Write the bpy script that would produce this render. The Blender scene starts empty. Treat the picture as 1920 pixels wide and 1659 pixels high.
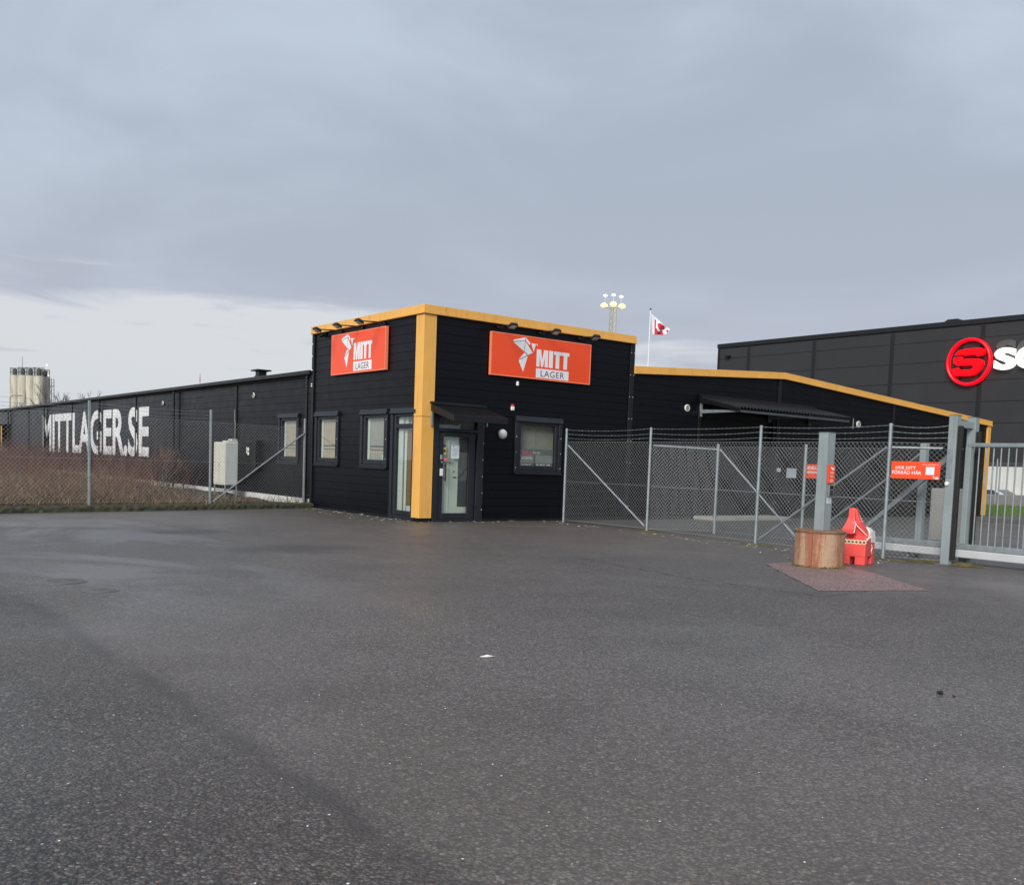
import bpy, bmesh, math, random
from mathutils import Vector, Matrix
R = math.radians
random.seed(7)
S = bpy.context.scene
COL = S.collection

# ------------------------------------------------------------------ camera
cam_d = bpy.data.cameras.new('camera'); cam = bpy.data.objects.new('camera', cam_d); COL.objects.link(cam)
S.camera = cam
cam_d.sensor_fit = 'HORIZONTAL'; cam_d.sensor_width = 36.0
cam_d.lens = 1788.07/1920*36; cam_d.shift_y = (995.18-829.5)/1920
cam_d.clip_start = .05; cam_d.clip_end = 6000
_p, _r = 0.0706, 0.0359
_h = Vector((.60962, .79270, 0)); _right = Vector((.79270, -.60962, 0))
_f = _h*math.cos(_p) + Vector((0, 0, -math.sin(_p))); _u = _h*math.sin(_p) + Vector((0, 0, math.cos(_p)))
_cr = _right*math.cos(_r) + _u*math.sin(_r); _cu = -_right*math.sin(_r) + _u*math.cos(_r)
m = Matrix((( _cr.x, _cu.x, -_f.x, -12.32), (_cr.y, _cu.y, -_f.y, -19.73), (_cr.z, _cu.z, -_f.z, 1.5), (0, 0, 0, 1)))
cam.matrix_world = m

# ------------------------------------------------------------------ sky, sun, exposure
SUN_EL = 32.0
sun_from = Vector((-math.cos(R(SUN_EL))*.86, -math.cos(R(SUN_EL))*.51, math.sin(R(SUN_EL))))
W = bpy.data.worlds.new('World'); S.world = W; W.use_nodes = True
nt = W.node_tree; nt.nodes.clear()
def N(t, **k):
    n = nt.nodes.new(t)
    for a, b in k.items(): setattr(n, a, b)
    return n
def L(a, b): nt.links.new(a, b)
def mth(op, a, b=None, c=None):
    n = N('ShaderNodeMath', operation=op)
    for i, v in enumerate((a, b, c)):
        if v is None: continue
        if isinstance(v, (int, float)): n.inputs[i].default_value = v
        else: L(v, n.inputs[i])
    return n.outputs[0]
def mixc(f, a, b):
    n = N('ShaderNodeMix', data_type='RGBA')
    for i, v in ((0, f), (6, a), (7, b)):
        if isinstance(v, (int, float)): n.inputs[i].default_value = v
        elif isinstance(v, tuple): n.inputs[i].default_value = (*v, 1)
        else: L(v, n.inputs[i])
    return n.outputs[2]
def smooth(v, a, b):
    n = N('ShaderNodeMapRange', interpolation_type='SMOOTHSTEP'); L(v, n.inputs[0])
    n.inputs[1].default_value = a; n.inputs[2].default_value = b
    return n.outputs[0]
tc = N('ShaderNodeTexCoord'); sp = N('ShaderNodeSeparateXYZ'); L(tc.outputs['Generated'], sp.inputs[0])
dx, dy, dz = sp.outputs
zz = mth('MAXIMUM', mth('ADD', dz, .02), .03)
px, py = mth('DIVIDE', dx, zz), mth('DIVIDE', dy, zz)
pl = N('ShaderNodeCombineXYZ'); L(px, pl.inputs[0]); L(py, pl.inputs[1])
def noise(scale, detail, rough, vec, dist=0):
    n = N('ShaderNodeTexNoise'); n.inputs['Scale'].default_value = scale; n.inputs['Detail'].default_value = detail
    n.inputs['Roughness'].default_value = rough; n.inputs['Distortion'].default_value = dist
    L(vec, n.inputs['Vector']); return n.outputs['Fac']
nA = noise(.42, 4, .5, pl.outputs[0], .6); nB = noise(1.5, 5, .55, pl.outputs[0], .3)
mpv = N('ShaderNodeMapping'); mpv.inputs['Scale'].default_value = (1, 1, 2.6); L(tc.outputs['Generated'], mpv.inputs[0])
nC = noise(2.6, 5, .5, mpv.outputs[0], .5)
cl = mth('ADD', mth('ADD', mth('MULTIPLY', nA, .20), mth('MULTIPLY', nB, .06)), mth('MULTIPLY', nC, .74))
deck = mixc(smooth(cl, .36, .68), (.172, .199, .240), (.224, .258, .306))
deck = mixc(mth('MULTIPLY', mth('SUBTRACT', 1, smooth(dz, .06, .34)), .6), deck, (.207, .215, .249))
# the edge of the cloud deck: far out towards the left of the view the deck ends and paler sky shows below it
qx = mth('ADD', mth('MULTIPLY', px, .1625), mth('MULTIPLY', py, .9867))
edge_n = noise(.55, 5, .55, pl.outputs[0], .8)
edge = mth('ADD', qx, mth('MULTIPLY', mth('SUBTRACT', edge_n, .5), 5.5))
wisp = smooth(noise(.62, 5, .6, pl.outputs[0], .4), .56, .68)
clear = mth('MULTIPLY', smooth(edge, 5.3, 6.6), mth('SUBTRACT', 1, mth('MULTIPLY', wisp, .55)))
low = mixc(smooth(dz, .0, .12), (.298, .318, .343), (.312, .320, .336))
sky = N('ShaderNodeTexSky', sky_type='NISHITA'); sky.sun_disc = False
sky.sun_elevation = R(SUN_EL); sky.sun_rotation = math.atan2(sun_from.x, sun_from.y)
sky.air_density = 1.0; sky.dust_density = 3.0
skyb = N('ShaderNodeMix', data_type='RGBA', blend_type='MULTIPLY'); skyb.inputs[0].default_value = 1
L(sky.outputs[0], skyb.inputs[6]); skyb.inputs[7].default_value = (.04, .04, .04, 1)
lowmix = mixc(.12, low, skyb.outputs[2])
final = mixc(clear, deck, lowmix)
sc10 = N('ShaderNodeMix', data_type='RGBA', blend_type='MULTIPLY'); sc10.inputs[0].default_value = 1
L(final, sc10.inputs[6]); sc10.inputs[7].default_value = (10, 10, 10, 1)
sc10.clamp_result = False
bg = N('ShaderNodeBackground'); bg.inputs[1].default_value = .1; L(sc10.outputs[2], bg.inputs[0])
wo = N('ShaderNodeOutputWorld'); L(bg.outputs[0], wo.inputs[0])

sd = bpy.data.lights.new('sun', 'SUN'); sun = bpy.data.objects.new('sun', sd); COL.objects.link(sun)
sd.energy = 1.5; sd.angle = R(28); sd.color = (1.0, .955, .89)
sun.rotation_euler = (-sun_from).to_track_quat('-Z', 'Y').to_euler()
sun.location = (-40, -30, 40)
vs = S.view_settings; vs.view_transform = 'Standard'; vs.look = 'None'; vs.gamma = 1; vs.use_curve_mapping = False
vs.exposure = 1.25

# ------------------------------------------------------------------ materials
MATS = {}
def new_mat(name):
    global nt
    mt = bpy.data.materials.new(name); mt.use_nodes = True; nt = mt.node_tree; nt.nodes.clear()
    MATS[name] = mt; return mt
def finish(color, rough, bump=None, bstr=.3, bdist=.01, metal=0, spec=.5, emit=None, estr=0, coat=0):
    b = N('ShaderNodeBsdfPrincipled')
    for key, v in (('Base Color', color), ('Roughness', rough), ('Metallic', metal), ('Specular IOR Level', spec), ('Coat Weight', coat)):
        if isinstance(v, (int, float)): b.inputs[key].default_value = v
        elif isinstance(v, tuple): b.inputs[key].default_value = (*v, 1)
        else: L(v, b.inputs[key])
    if emit: b.inputs['Emission Color'].default_value = (*emit, 1); b.inputs['Emission Strength'].default_value = estr
    if bump is not None:
        bp = N('ShaderNodeBump'); bp.inputs['Strength'].default_value = bstr; bp.inputs['Distance'].default_value = bdist
        L(bump, bp.inputs['Height']); L(bp.outputs[0], b.inputs['Normal'])
    o = N('ShaderNodeOutputMaterial'); L(b.outputs[0], o.inputs[0]); return b
def pos():
    return N('ShaderNodeNewGeometry').outputs['Position']
def scaled(v, s):
    n = N('ShaderNodeMapping'); n.inputs['Scale'].default_value = s; L(v, n.inputs[0]); return n.outputs[0]
def rampv(v, a, b, lo=0., hi=1.):
    n = N('ShaderNodeMapRange'); L(v, n.inputs[0]); n.inputs[1].default_value = a; n.inputs[2].default_value = b
    n.inputs[3].default_value = lo; n.inputs[4].default_value = hi; return n.outputs[0]
def simple(name, c, rough=.5, var=.12, vscale=3.0, metal=0, spec=.5, dirt=None, dirt_amt=0, bump=0, bscale=60, coat=0, emit=None, estr=0):
    """paint or plastic with slight uneven tone, optional vertical dirt streaks and fine relief"""
    new_mat(name)
    p = pos(); n1 = noise(vscale, 5, .6, p)
    col = mixc(rampv(n1, .3, .7), tuple(x*(1-var) for x in c), tuple(min(1, x*(1+var)) for x in c))
    if dirt:
        n2 = noise(1.0, 5, .65, scaled(p, (7, 7, .7)))
        col = mixc(mth('MULTIPLY', smooth(n2, .5, .78), dirt_amt), col, dirt)
    rg = rampv(noise(vscale*2.3, 4, .6, p), .3, .7, rough*.85, min(1, rough*1.15))
    finish(col, rg, noise(bscale, 4, .6, p) if bump else None, bump, .004, metal, spec, emit, estr, coat)
    return MATS[name]
simple('black_panel', (.0030, .0038, .0062), .36, .12, 1.2, spec=.20, dirt=(.008, .008, .009), dirt_amt=.3, bump=.03, bscale=25)
simple('black_trim', (.0055, .006, .0075), .42, .15, 2.0, spec=.45)
simple('black_metal', (.005, .005, .006), .42, .2, 5)
simple('window_grey', (.0135, .016, .0215), .40, .12, 3, spec=.45)
simple('grey_panel', (.027, .027, .0295), .5, .07, .35)
simple('grey_trim', (.0075, .0075, .009), .5, .1, 1)
simple('yellow', (.80, .425, .095), .42, .06, 1.5, dirt=(.34, .18, .05), dirt_amt=.40)
simple('orange', (.86, .078, .018), .25, .01, .6, spec=.5)
simple('orange_edge', (.95, .24, .12), .4, .03, 1.0)
simple('sign_white', (.80, .80, .82), .4, .02, 2)
simple('mauve_text', (.17, .07, .085), .5, .02, 2)
simple('fold_line', (.10, .06, .06), .5, .02, 2)
simple('wall_paint', (.74, .75, .75), .55, .1, .8, dirt=(.35, .36, .35), dirt_amt=.4)
simple('galv', (.33, .37, .385), .5, .16, 9, metal=.55, dirt=(.2, .21, .2), dirt_amt=.4, bump=.06, bscale=40)
simple('galv_wire', (.40, .42, .42), .45, .1, 6, metal=.35)
simple('galv_dark', (.17, .19, .20), .5, .15, 6, metal=.5)
simple('post_paint', (.255, .300, .305), .48, .08, 2.5, dirt=(.16, .18, .17), dirt_amt=.5)
simple('rubber', (.012, .012, .013), .7, .2, 5)
simple('lid_iron', (.115, .108, .10), .7, .25, 9, bump=.3, bscale=50)
simple('concrete', (.30, .295, .28), .85, .18, 4, dirt=(.13, .13, .11), dirt_amt=.5, bump=.3, bscale=50)
simple('plinth_white', (.62, .61, .58), .8, .1, .8, dirt=(.35, .34, .3), dirt_amt=.5)
simple('moss_kerb', (.050, .052, .030), .95, .6, 7, bump=.8, bscale=45)
simple('red_plastic', (.80, .085, .075), .5, .08, 5, dirt=(.5, .12, .1), dirt_amt=.35)
simple('red_plastic_faded', (.62, .12, .13), .55, .10, 4, dirt=(.7, .3, .3), dirt_amt=.5)
simple('white_print', (.74, .72, .69), .6, .1, 8)
simple('cream_print', (.85, .66, .42), .6, .1, 8)
simple('cabinet_beige', (.60, .585, .50), .5, .08, 3, dirt=(.33, .31, .25), dirt_amt=.4)
simple('cabinet_grey', (.50, .52, .53), .5, .06, 3, dirt=(.3, .3, .28), dirt_amt=.4)
simple('util_grey', (.25, .25, .24), .6, .08, 2)
simple('lamp_white', (.78, .78, .74), .3, .02, 3)
simple('lens', (.55, .55, .5), .15, .05, 3)
simple('alarm_red', (.7, .05, .03), .35, .05, 3)
simple('blind_beige', (.60, .455, .30), .75, .10, 5)
simple('blind_grey', (.42, .39, .33), .75, .10, 5)
simple('blind_warm', (.30, .17, .075), .7, .10, 5)
simple('curtain_white', (.76, .79, .75), .8, .06, 6)
simple('inner_door', (.80, .83, .74), .55, .04, 3)
simple('inner_dark', (.07, .075, .075), .6, .2, 4)
simple('interior_grey', (.30, .30, .28), .8, .1, 1)
simple('paper', (.66, .72, .78), .7, .04, 20)
simple('paper_ink', (.10, .12, .16), .7, .04, 20)
simple('sticker_blue', (.02, .05, .12), .5)
simple('sticker_yellow', (.55, .50, .05), .5)
simple('poster_grey', (.22, .24, .235), .5, .08, 3)
simple('poster_pink', (.80, .16, .22), .5)
simple('steel', (.55, .55, .54), .3, .05, 5, metal=.9)
simple('logo_red', (.35, .002, .004), .4, .04, 2, spec=.15, emit=(1, .0005, .004), estr=.9)
simple('logo_red_ring', (.40, .004, .010), .4, .04, 2, spec=.3, emit=(1, .0005, .012), estr=.55)
simple('logo_white', (.9, .9, .88), .4, .02, 2, emit=(1, 1, .92), estr=.42)
simple('flood', (.6, .45, .15), .3, emit=(1, .80, .26), estr=.85)
simple('flood_white', (.9, .9, .9), .3, emit=(1, 1, .80), estr=.7)
simple('mast_paint', (.46, .43, .33), .5, .1, 3)
simple('pole_white', (.80, .81, .83), .35, .03, 3)
simple('flag_white', (.74, .74, .77), .8, .04, 3)
simple('flag_red', (.55, .03, .055), .8, .06, 3)
simple('rust_dark', (.17, .085, .05), .85, .4, 14, bump=.5, bscale=60)
simple('bark', (.10, .088, .08), .9, .2, 3)
simple('soil', (.062, .047, .034), .95, .4, 2.2, bump=.6, bscale=30)
simple('rail_dark', (.10, .10, .09), .8, .2, 3)
simple('car_paint', (.55, .60, .66), .25, .03, 2, coat=.6)
simple('car_glass', (.02, .025, .03), .08, .05, 2)
simple('roof_felt', (.03, .03, .032), .85, .2, 3)
simple('gravel_mat', (.20, .195, .18), .95, .5, 9, bump=.8, bscale=25)
simple('flake', (.52, .48, .38), .9, .4, 14)
simple('litter_white', (.78, .77, .74), .8, .1, 30)
simple('dark_leaf', (.016, .014, .012), .8, .3, 30)
simple('grass_mat', (.075, .13, .022), .9, .4, 5, bump=.8, bscale=22)
simple('crack_dark', (.018, .018, .018), .9, .2, 8)

def shade_stems(name, c1, c2):
    new_mat(name); oi = N('ShaderNodeNewGeometry')
    col = mixc(oi.outputs['Random Per Island'], c1, c2); finish(col, .8)
shade_stems('dogwood', (.045, .016, .015), (.150, .075, .056))
shade_stems('bramble', (.050, .028, .020), (.20, .125, .078))
shade_stems('dry_grass', (.075, .050, .028), (.34, .245, .145))
shade_stems('green_blade', (.05, .11, .015), (.14, .20, .04))
shade_stems('moss_blade', (.045, .045, .018), (.15, .125, .05))

def glass_mat(name, tint):
    new_mat(name)
    fr = N('ShaderNodeFresnel'); gb = N('ShaderNodeNewGeometry')
    L(rampv(gb.outputs['Backfacing'], 0, 1, 1.55, 1/1.55), fr.inputs[0])
    tr = N('ShaderNodeBsdfTransparent'); tr.inputs[0].default_value = (*tint, 1)
    gl = N('ShaderNodeBsdfGlossy'); gl.inputs['Roughness'].default_value = .012
    bp = N('ShaderNodeBump'); bp.inputs['Strength'].default_value = .05; bp.inputs['Distance'].default_value = .02
    L(noise(1.4, 2, .5, pos()), bp.inputs['Height']); L(bp.outputs[0], gl.inputs['Normal'])
    mx = N('ShaderNodeMixShader'); L(mth('MINIMUM', mth('MULTIPLY', fr.outputs[0], 1.25), 1.0), mx.inputs[0]); L(tr.outputs[0], mx.inputs[1]); L(gl.outputs[0], mx.inputs[2])
    o = N('ShaderNodeOutputMaterial'); L(mx.outputs[0], o.inputs[0])
glass_mat('glass', (.88, .91, .90))

def asphalt(name, dark, light, red=False):
    new_mat(name); p = pos(); s = N('ShaderNodeSeparateXYZ'); L(p, s.inputs[0]); X, Y = s.outputs[0], s.outputs[1]
    big = noise(.16, 4, .55, p, .4); mid = noise(.9, 5, .6, p, .3); fine = noise(16, 4, .7, p)
    v = N('ShaderNodeTexVoronoi'); v.inputs['Scale'].default_value = 62; L(p, v.inputs['Vector'])
    v2 = N('ShaderNodeTexVoronoi'); v2.inputs['Scale'].default_value = 150; L(p, v2.inputs['Vector'])
    sv = N('ShaderNodeSeparateColor'); L(v.outputs['Color'], sv.inputs[0])
    # the lot was paved in two goes: coarse old surfacing beyond the seam at x = -10.45, finer and paler on this side of it
    sx_ = mth('ADD', X, mth('MULTIPLY', mth('SUBTRACT', noise(1.6, 4, .6, p), .5), .22))
    newer = smooth(sx_, -10.7, -10.1) if not red else 1.0
    base = mixc(rampv(mth('ADD', mth('MULTIPLY', big, .6), mth('MULTIPLY', mid, .4)), .38, .62), dark, light)
    if not red: base = mixc(newer, mixc(.45, base, (.045, .044, .044)), base)
    # every stone has its own tone; the binder between the stones is darker
    stone = rampv(sv.outputs[0], 0, 1, .45, 1.6)
    binder = rampv(v.outputs['Distance'], .2, .65, 1.25, .35)
    tone = mth('MULTIPLY', mth('MULTIPLY', stone, binder), rampv(fine, .28, .72, .62, 1.4))
    if not red: tone = mth('ADD', mth('MULTIPLY', tone, rampv(newer, 0, 1, 1.05, .70)), rampv(newer, 0, 1, -.04, .28))
    cm = N('ShaderNodeMix', data_type='RGBA', blend_type='MULTIPLY'); cm.inputs[0].default_value = 1
    L(base, cm.inputs[6]); cc = N('ShaderNodeCombineColor'); [L(tone, cc.inputs[i]) for i in range(3)]; L(cc.outputs[0], cm.inputs[7])
    col = cm.outputs[2]
    pale = smooth(sv.outputs[1], .945, .97)
    col = mixc(mth('MULTIPLY', pale, .6), col, (.27, .26, .235))
    rust = smooth(sv.outputs[2], .93, .96)
    col = mixc(mth('MULTIPLY', rust, .4), col, (.15, .10, .06))
    wet = smooth(mth('ADD', mth('MULTIPLY', noise(.2, 4, .55, scaled(p, (1, .75, 1)), .6), .75), mth('MULTIPLY', mid, .25)), .44, .60)
    rough = rampv(wet, 0, 1, .60, .40)
    if not red:
        # the seam itself, stained dark and blotchy
        ax = mth('ABSOLUTE', mth('ADD', sx_, 10.45))
        seam = mth('MULTIPLY', mth('SUBTRACT', 1, smooth(ax, .0, .13)), smooth(noise(1.1, 4, .65, p), .32, .60))
        seam = mth('MULTIPLY', seam, mth('SUBTRACT', 1, smooth(Y, -9.4, -8.8)))
        col = mixc(mth('MULTIPLY', seam, .70), col, (.016, .016, .016))
        # oil and damp stains: a few old ones plus scattered blotches
        wx = mth('ADD', X, mth('MULTIPLY', mth('SUBTRACT', noise(.7, 4, .6, p), .5), 2.6)); wy = mth('ADD', Y, mth('MULTIPLY', mth('SUBTRACT', noise(.6, 4, .6, scaled(p, (1, 1.3, 1))), .5), 2.0))
        st = None
        for (cx, cy, rx, ry) in STAINS:
            ex_ = mth('DIVIDE', mth('SUBTRACT', wx, cx), rx); ey_ = mth('DIVIDE', mth('SUBTRACT', wy, cy), ry)
            d = mth('SUBTRACT', 1, smooth(mth('SQRT', mth('ADD', mth('MULTIPLY', ex_, ex_), mth('MULTIPLY', ey_, ey_))), .2, 1.1))
            st = d if st is None else mth('MAXIMUM', st, d)
        bl = smooth(noise(.5, 5, .65, scaled(p, (.8, 1.5, 1)), .6), .56, .80)
        col = mixc(mth('MAXIMUM', mth('MULTIPLY', st, .62), mth('MULTIPLY', bl, .30)), col, (.024, .023, .023))
        # brownish silt film spread around the middle of the lot
        silt = smooth(noise(.13, 3, .5, p, .3), .44, .62)
        col = mixc(mth('MULTIPLY', silt, .22), col, (.16, .125, .105))
        # moss and dirt at the foot of the walls
        ex = mth('MAXIMUM', mth('MAXIMUM', mth('MULTIPLY', X, -1), mth('SUBTRACT', X, 6.0)), 0)
        ey = mth('MAXIMUM', mth('MAXIMUM', mth('MULTIPLY', Y, -1), mth('SUBTRACT', Y, 6.0)), 0)
        dist = mth('SQRT', mth('ADD', mth('MULTIPLY', ex, ex), mth('MULTIPLY', ey, ey)))
        moss = mth('MULTIPLY', mth('SUBTRACT', 1, smooth(dist, .05, 1.6)), smooth(noise(1.8, 5, .65, p), .34, .58))
        col = mixc(mth('MULTIPLY', moss, .8), col, (.058, .056, .030))
        rough = mth('MAXIMUM', rough, mth('MULTIPLY', moss, .85))
    h = mth('ADD', mth('MULTIPLY', v.outputs['Distance'], -.8), mth('ADD', mth('MULTIPLY', fine, .9), mth('MULTIPLY', v2.outputs['Distance'], -.25)))
    b = finish(col, rough, h, 1.0, .012, spec=.5)
    # thin level film of rain water: widest in the shallow dip left of the middle of the lot
    b.inputs['Coat IOR'].default_value = 1.33; b.inputs['Coat Roughness'].default_value = .42
    if red: b.inputs['Coat Weight'].default_value = .15
    else:
        fx = mth('DIVIDE', mth('ADD', X, 9.5), 6.0); fy = mth('DIVIDE', mth('ADD', Y, 4.5), 8.0)
        dip = mth('SUBTRACT', 1, smooth(mth('SQRT', mth('ADD', mth('MULTIPLY', fx, fx), mth('MULTIPLY', fy, fy))), .35, 1.1))
        patch = smooth(noise(.33, 5, .6, scaled(p, (1, .6, 1)), .8), .46, .60)
        L(mth('MINIMUM', mth('ADD', mth('ADD', .05, mth('MULTIPLY', patch, .16)), mth('MULTIPLY', dip, mth('ADD', .25, mth('MULTIPLY', patch, .65)))), 1.0), b.inputs['Coat Weight'])
    if not red:
        bp = b.inputs['Normal'].links[0].from_node; L(rampv(newer, 0, 1, 1.0, .42), bp.inputs['Strength'])
STAINS = [(-6.4, -1.8, 1.7, .7), (-5.8, -5.5, 1.5, .8), (-7.3, 1.95, 1.6, .5), (-8.6, -.6, 1.2, .45)]
asphalt('asphalt', (.093, .0815, .0755), (.142, .1255, .1165))
asphalt('red_asphalt', (.29, .185, .175), (.37, .25, .235), True)
asphalt('yard_asphalt', (.115, .112, .106), (.165, .16, .15), True)

# rusty planter: vertical rust and lime streaks
new_mat('rust'); p = pos()
st = noise(1.0, 6, .7, scaled(p, (5.5, 5.5, .55)), .5); st2 = noise(1.0, 5, .7, scaled(p, (8, 8, .8)), .6); bl = noise(9, 5, .7, p, .6)
c = mixc(smooth(mth('ADD', mth('MULTIPLY', st, .7), mth('MULTIPLY', bl, .3)), .42, .58), (.30, .115, .058), (.42, .29, .19))
c = mixc(mth('MULTIPLY', smooth(mth('ADD', mth('MULTIPLY', st2, .65), mth('MULTIPLY', bl, .35)), .50, .62), .65), c, (.30, .095, .062))
c = mixc(mth('MULTIPLY', smooth(noise(45, 4, .7, p), .60, .70), .55), c, (.11, .055, .035))
finish(c, .85, noise(70, 4, .6, p), .35, .004)
new_mat('silo_concrete'); p = pos()
st = noise(1.0, 5, .65, scaled(p, (.9, .9, .12)))
c = mixc(smooth(st, .42, .72), (.56, .535, .44), (.25, .24, .19)); finish(c, .9)
new_mat('moss'); p = pos()
c = mixc(smooth(noise(7, 5, .7, p), .35, .65), (.060, .062, .026), (.17, .125, .03)); finish(c, .95, noise(50, 4, .6, p), 1, .02)

# ------------------------------------------------------------------ mesh helpers
class MB:
    def __init__(s): s.v = []; s.f = []
    def add(s, vs, fs):
        o = len(s.v); s.v += [tuple(x) for x in vs]; s.f += [tuple(i+o for i in q) for q in fs]; return s
    def box(s, x0, x1, y0, y1, z0, z1):
        return s.add([(x, y, z) for z in (z0, z1) for y in (y0, y1) for x in (x0, x1)],
                     [(0, 2, 3, 1), (4, 5, 7, 6), (0, 1, 5, 4), (2, 6, 7, 3), (0, 4, 6, 2), (1, 3, 7, 5)])
    def hexa(s, a, b):     # two quads
        return s.add(list(a)+list(b), [(3, 2, 1, 0), (4, 5, 6, 7)] + [(i, (i+1) % 4, 4+(i+1) % 4, 4+i) for i in range(4)])
    def prism(s, poly, fn, d0, d1):   # poly of (u,z); fn(u,o,z)->point, from depth d0 to d1
        n = len(poly)
        return s.add([fn(u, d0, z) for u, z in poly]+[fn(u, d1, z) for u, z in poly],
                     [tuple(range(n))[::-1], tuple(range(n, 2*n))] + [(i, (i+1) % n, n+(i+1) % n, n+i) for i in range(n)])
    def tube(s, p0, p1, r, n=8, r1=None, caps=True):
        p0, p1 = Vector(p0), Vector(p1); d = (p1-p0)
        if d.length < 1e-6: return s
        d.normalize(); a = d.orthogonal().normalized(); b = d.cross(a); r1 = r if r1 is None else r1
        vs = []
        for p_, rr in ((p0, r), (p1, r1)):
            for i in range(n):
                t = 2*math.pi*i/n; vs.append(p_+(a*math.cos(t)+b*math.sin(t))*rr)
        fs = [(i, (i+1) % n, n+(i+1) % n, n+i) for i in range(n)]
        if caps: fs += [tuple(range(n))[::-1], tuple(range(n, 2*n))]
        return s.add(vs, fs)
    def path(s, pts, r, n=6):
        for a, b in zip(pts, pts[1:]): s.tube(a, b, r, n)
        return s
    def lathe(s, c, prof, n=32, axis=(0, 0, 1)):   # prof: (radius, height along axis)
        ax = Vector(axis).normalized(); a = ax.orthogonal().normalized(); b = ax.cross(a); c = Vector(c)
        vs = []; fs = []
        for r, h in prof:
            for i in range(n):
                t = 2*math.pi*i/n; vs.append(c+ax*h+(a*math.cos(t)+b*math.sin(t))*r)
        for k in range(len(prof)-1):
            for i in range(n): fs.append((k*n+i, k*n+(i+1) % n, (k+1)*n+(i+1) % n, (k+1)*n+i))
        fs += [tuple(range(n))[::-1], tuple(range((len(prof)-1)*n, len(prof)*n))]
        return s.add(vs, fs)

ORIG = {}
def tag(o, label=None, cat=None, group=None, kind=None):
    for k, v_ in (('label', label), ('category', cat), ('group', group), ('kind', kind)):
        if v_: o[k] = v_
    return o
def thing(name, loc, label, cat, group=None):
    o = bpy.data.objects.new(name, None); COL.objects.link(o); o.location = loc; o.empty_display_size = .2
    ORIG[o.name] = Vector(loc); return tag(o, label, cat, group)
def link_mesh(name, me, parent, mat):
    o = bpy.data.objects.new(name, me); COL.objects.link(o)
    if parent: o.parent = parent; ORIG[o.name] = ORIG[parent.name]
    for mm in (mat if isinstance(mat, (list, tuple)) else [mat]): me.materials.append(MATS[mm])
    return o
def part(name, mb, mat, parent=None, bevel=0, smooth_=False, norm=True, origin=None, seg=1):
    """mesh given in world coordinates; stored relative to the thing's base"""
    me = bpy.data.meshes.new(name)
    off = ORIG[parent.name] if parent else (Vector(origin) if origin else Vector((0, 0, 0)))
    me.from_pydata([Vector(q)-off for q in mb.v], [], mb.f)
    if norm:
        b = bmesh.new(); b.from_mesh(me); bmesh.ops.recalc_face_normals(b, faces=b.faces[:]); b.to_mesh(me); b.free()
    o = link_mesh(name, me, parent, mat)
    if not parent: o.location = off; ORIG[o.name] = off
    if smooth_:
        for q in me.polygons: q.use_smooth = True
        me.set_sharp_from_angle(angle=R(40))
    if bevel:
        md = o.modifiers.new('bevel', 'BEVEL'); md.width = bevel; md.segments = seg; md.limit_method = 'ANGLE'; md.angle_limit = R(40)
    return o
def text(name, s, mat, parent, org, xd, ud, height=None, width=None, depth=.003, bold=0, shear=0, space=1, align='L'):
    """flat lettering: org lower-left corner in world space, fitted to width x height"""
    cu = bpy.data.curves.new(name, 'FONT'); cu.body = s; cu.offset = bold; cu.shear = shear; cu.space_character = space
    cu.extrude = .02; cu.resolution_u = 4
    t = bpy.data.objects.new(name, cu); COL.objects.link(t)
    dg = bpy.context.evaluated_depsgraph_get(); me = bpy.data.meshes.new_from_object(t.evaluated_get(dg))
    bpy.data.objects.remove(t); bpy.data.curves.remove(cu)
    xs = [q.co.x for q in me.vertices]; ys = [q.co.y for q in me.vertices]
    x0, x1, y0, y1 = min(xs), max(xs), min(ys), max(ys)
    sy = height/(y1-y0) if height else None; sx = width/(x1-x0) if width else None
    sx = sx or sy; sy = sy or sx
    xd, ud, org = Vector(xd).normalized(), Vector(ud).normalized(), Vector(org); nd = xd.cross(ud)
    off = ORIG[parent.name]; dx_ = -(x1-x0)*sx/2 if align == 'C' else 0
    for q in me.vertices:
        z = depth if q.co.z > 0 else 0
        q.co = org + xd*((q.co.x-x0)*sx+dx_) + ud*((q.co.y-y0)*sy) + nd*z - off
    me.name = name; me.materials.clear()
    return link_mesh(name, me, parent, mat)
def clip(poly, a, b, c):      # keep a*u+b*z<=c
    out = []
    for i in range(len(poly)):
        p_, q = poly[i-1], poly[i]; dp, dq = a*p_[0]+b*p_[1]-c, a*q[0]+b*q[1]-c
        if (dp > 0) != (dq > 0):
            t = dp/(dp-dq); out.append((p_[0]+(q[0]-p_[0])*t, p_[1]+(q[1]-p_[1])*t))
        if dq <= 0: out.append(q)
    return out
FR = lambda u, o, z: (u, -o, z)            # front wall (b = 0), u = x, o = out of the wall
FL = lambda u, o, z: (-o, -u, z)           # side wall (x = 0), u = -y
FLL = lambda u, o, z: (.08-o, -u, z)       # long wall, set back a little
FN = lambda u, o, z: (42-o, -u, z)         # neighbour's wall

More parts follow.
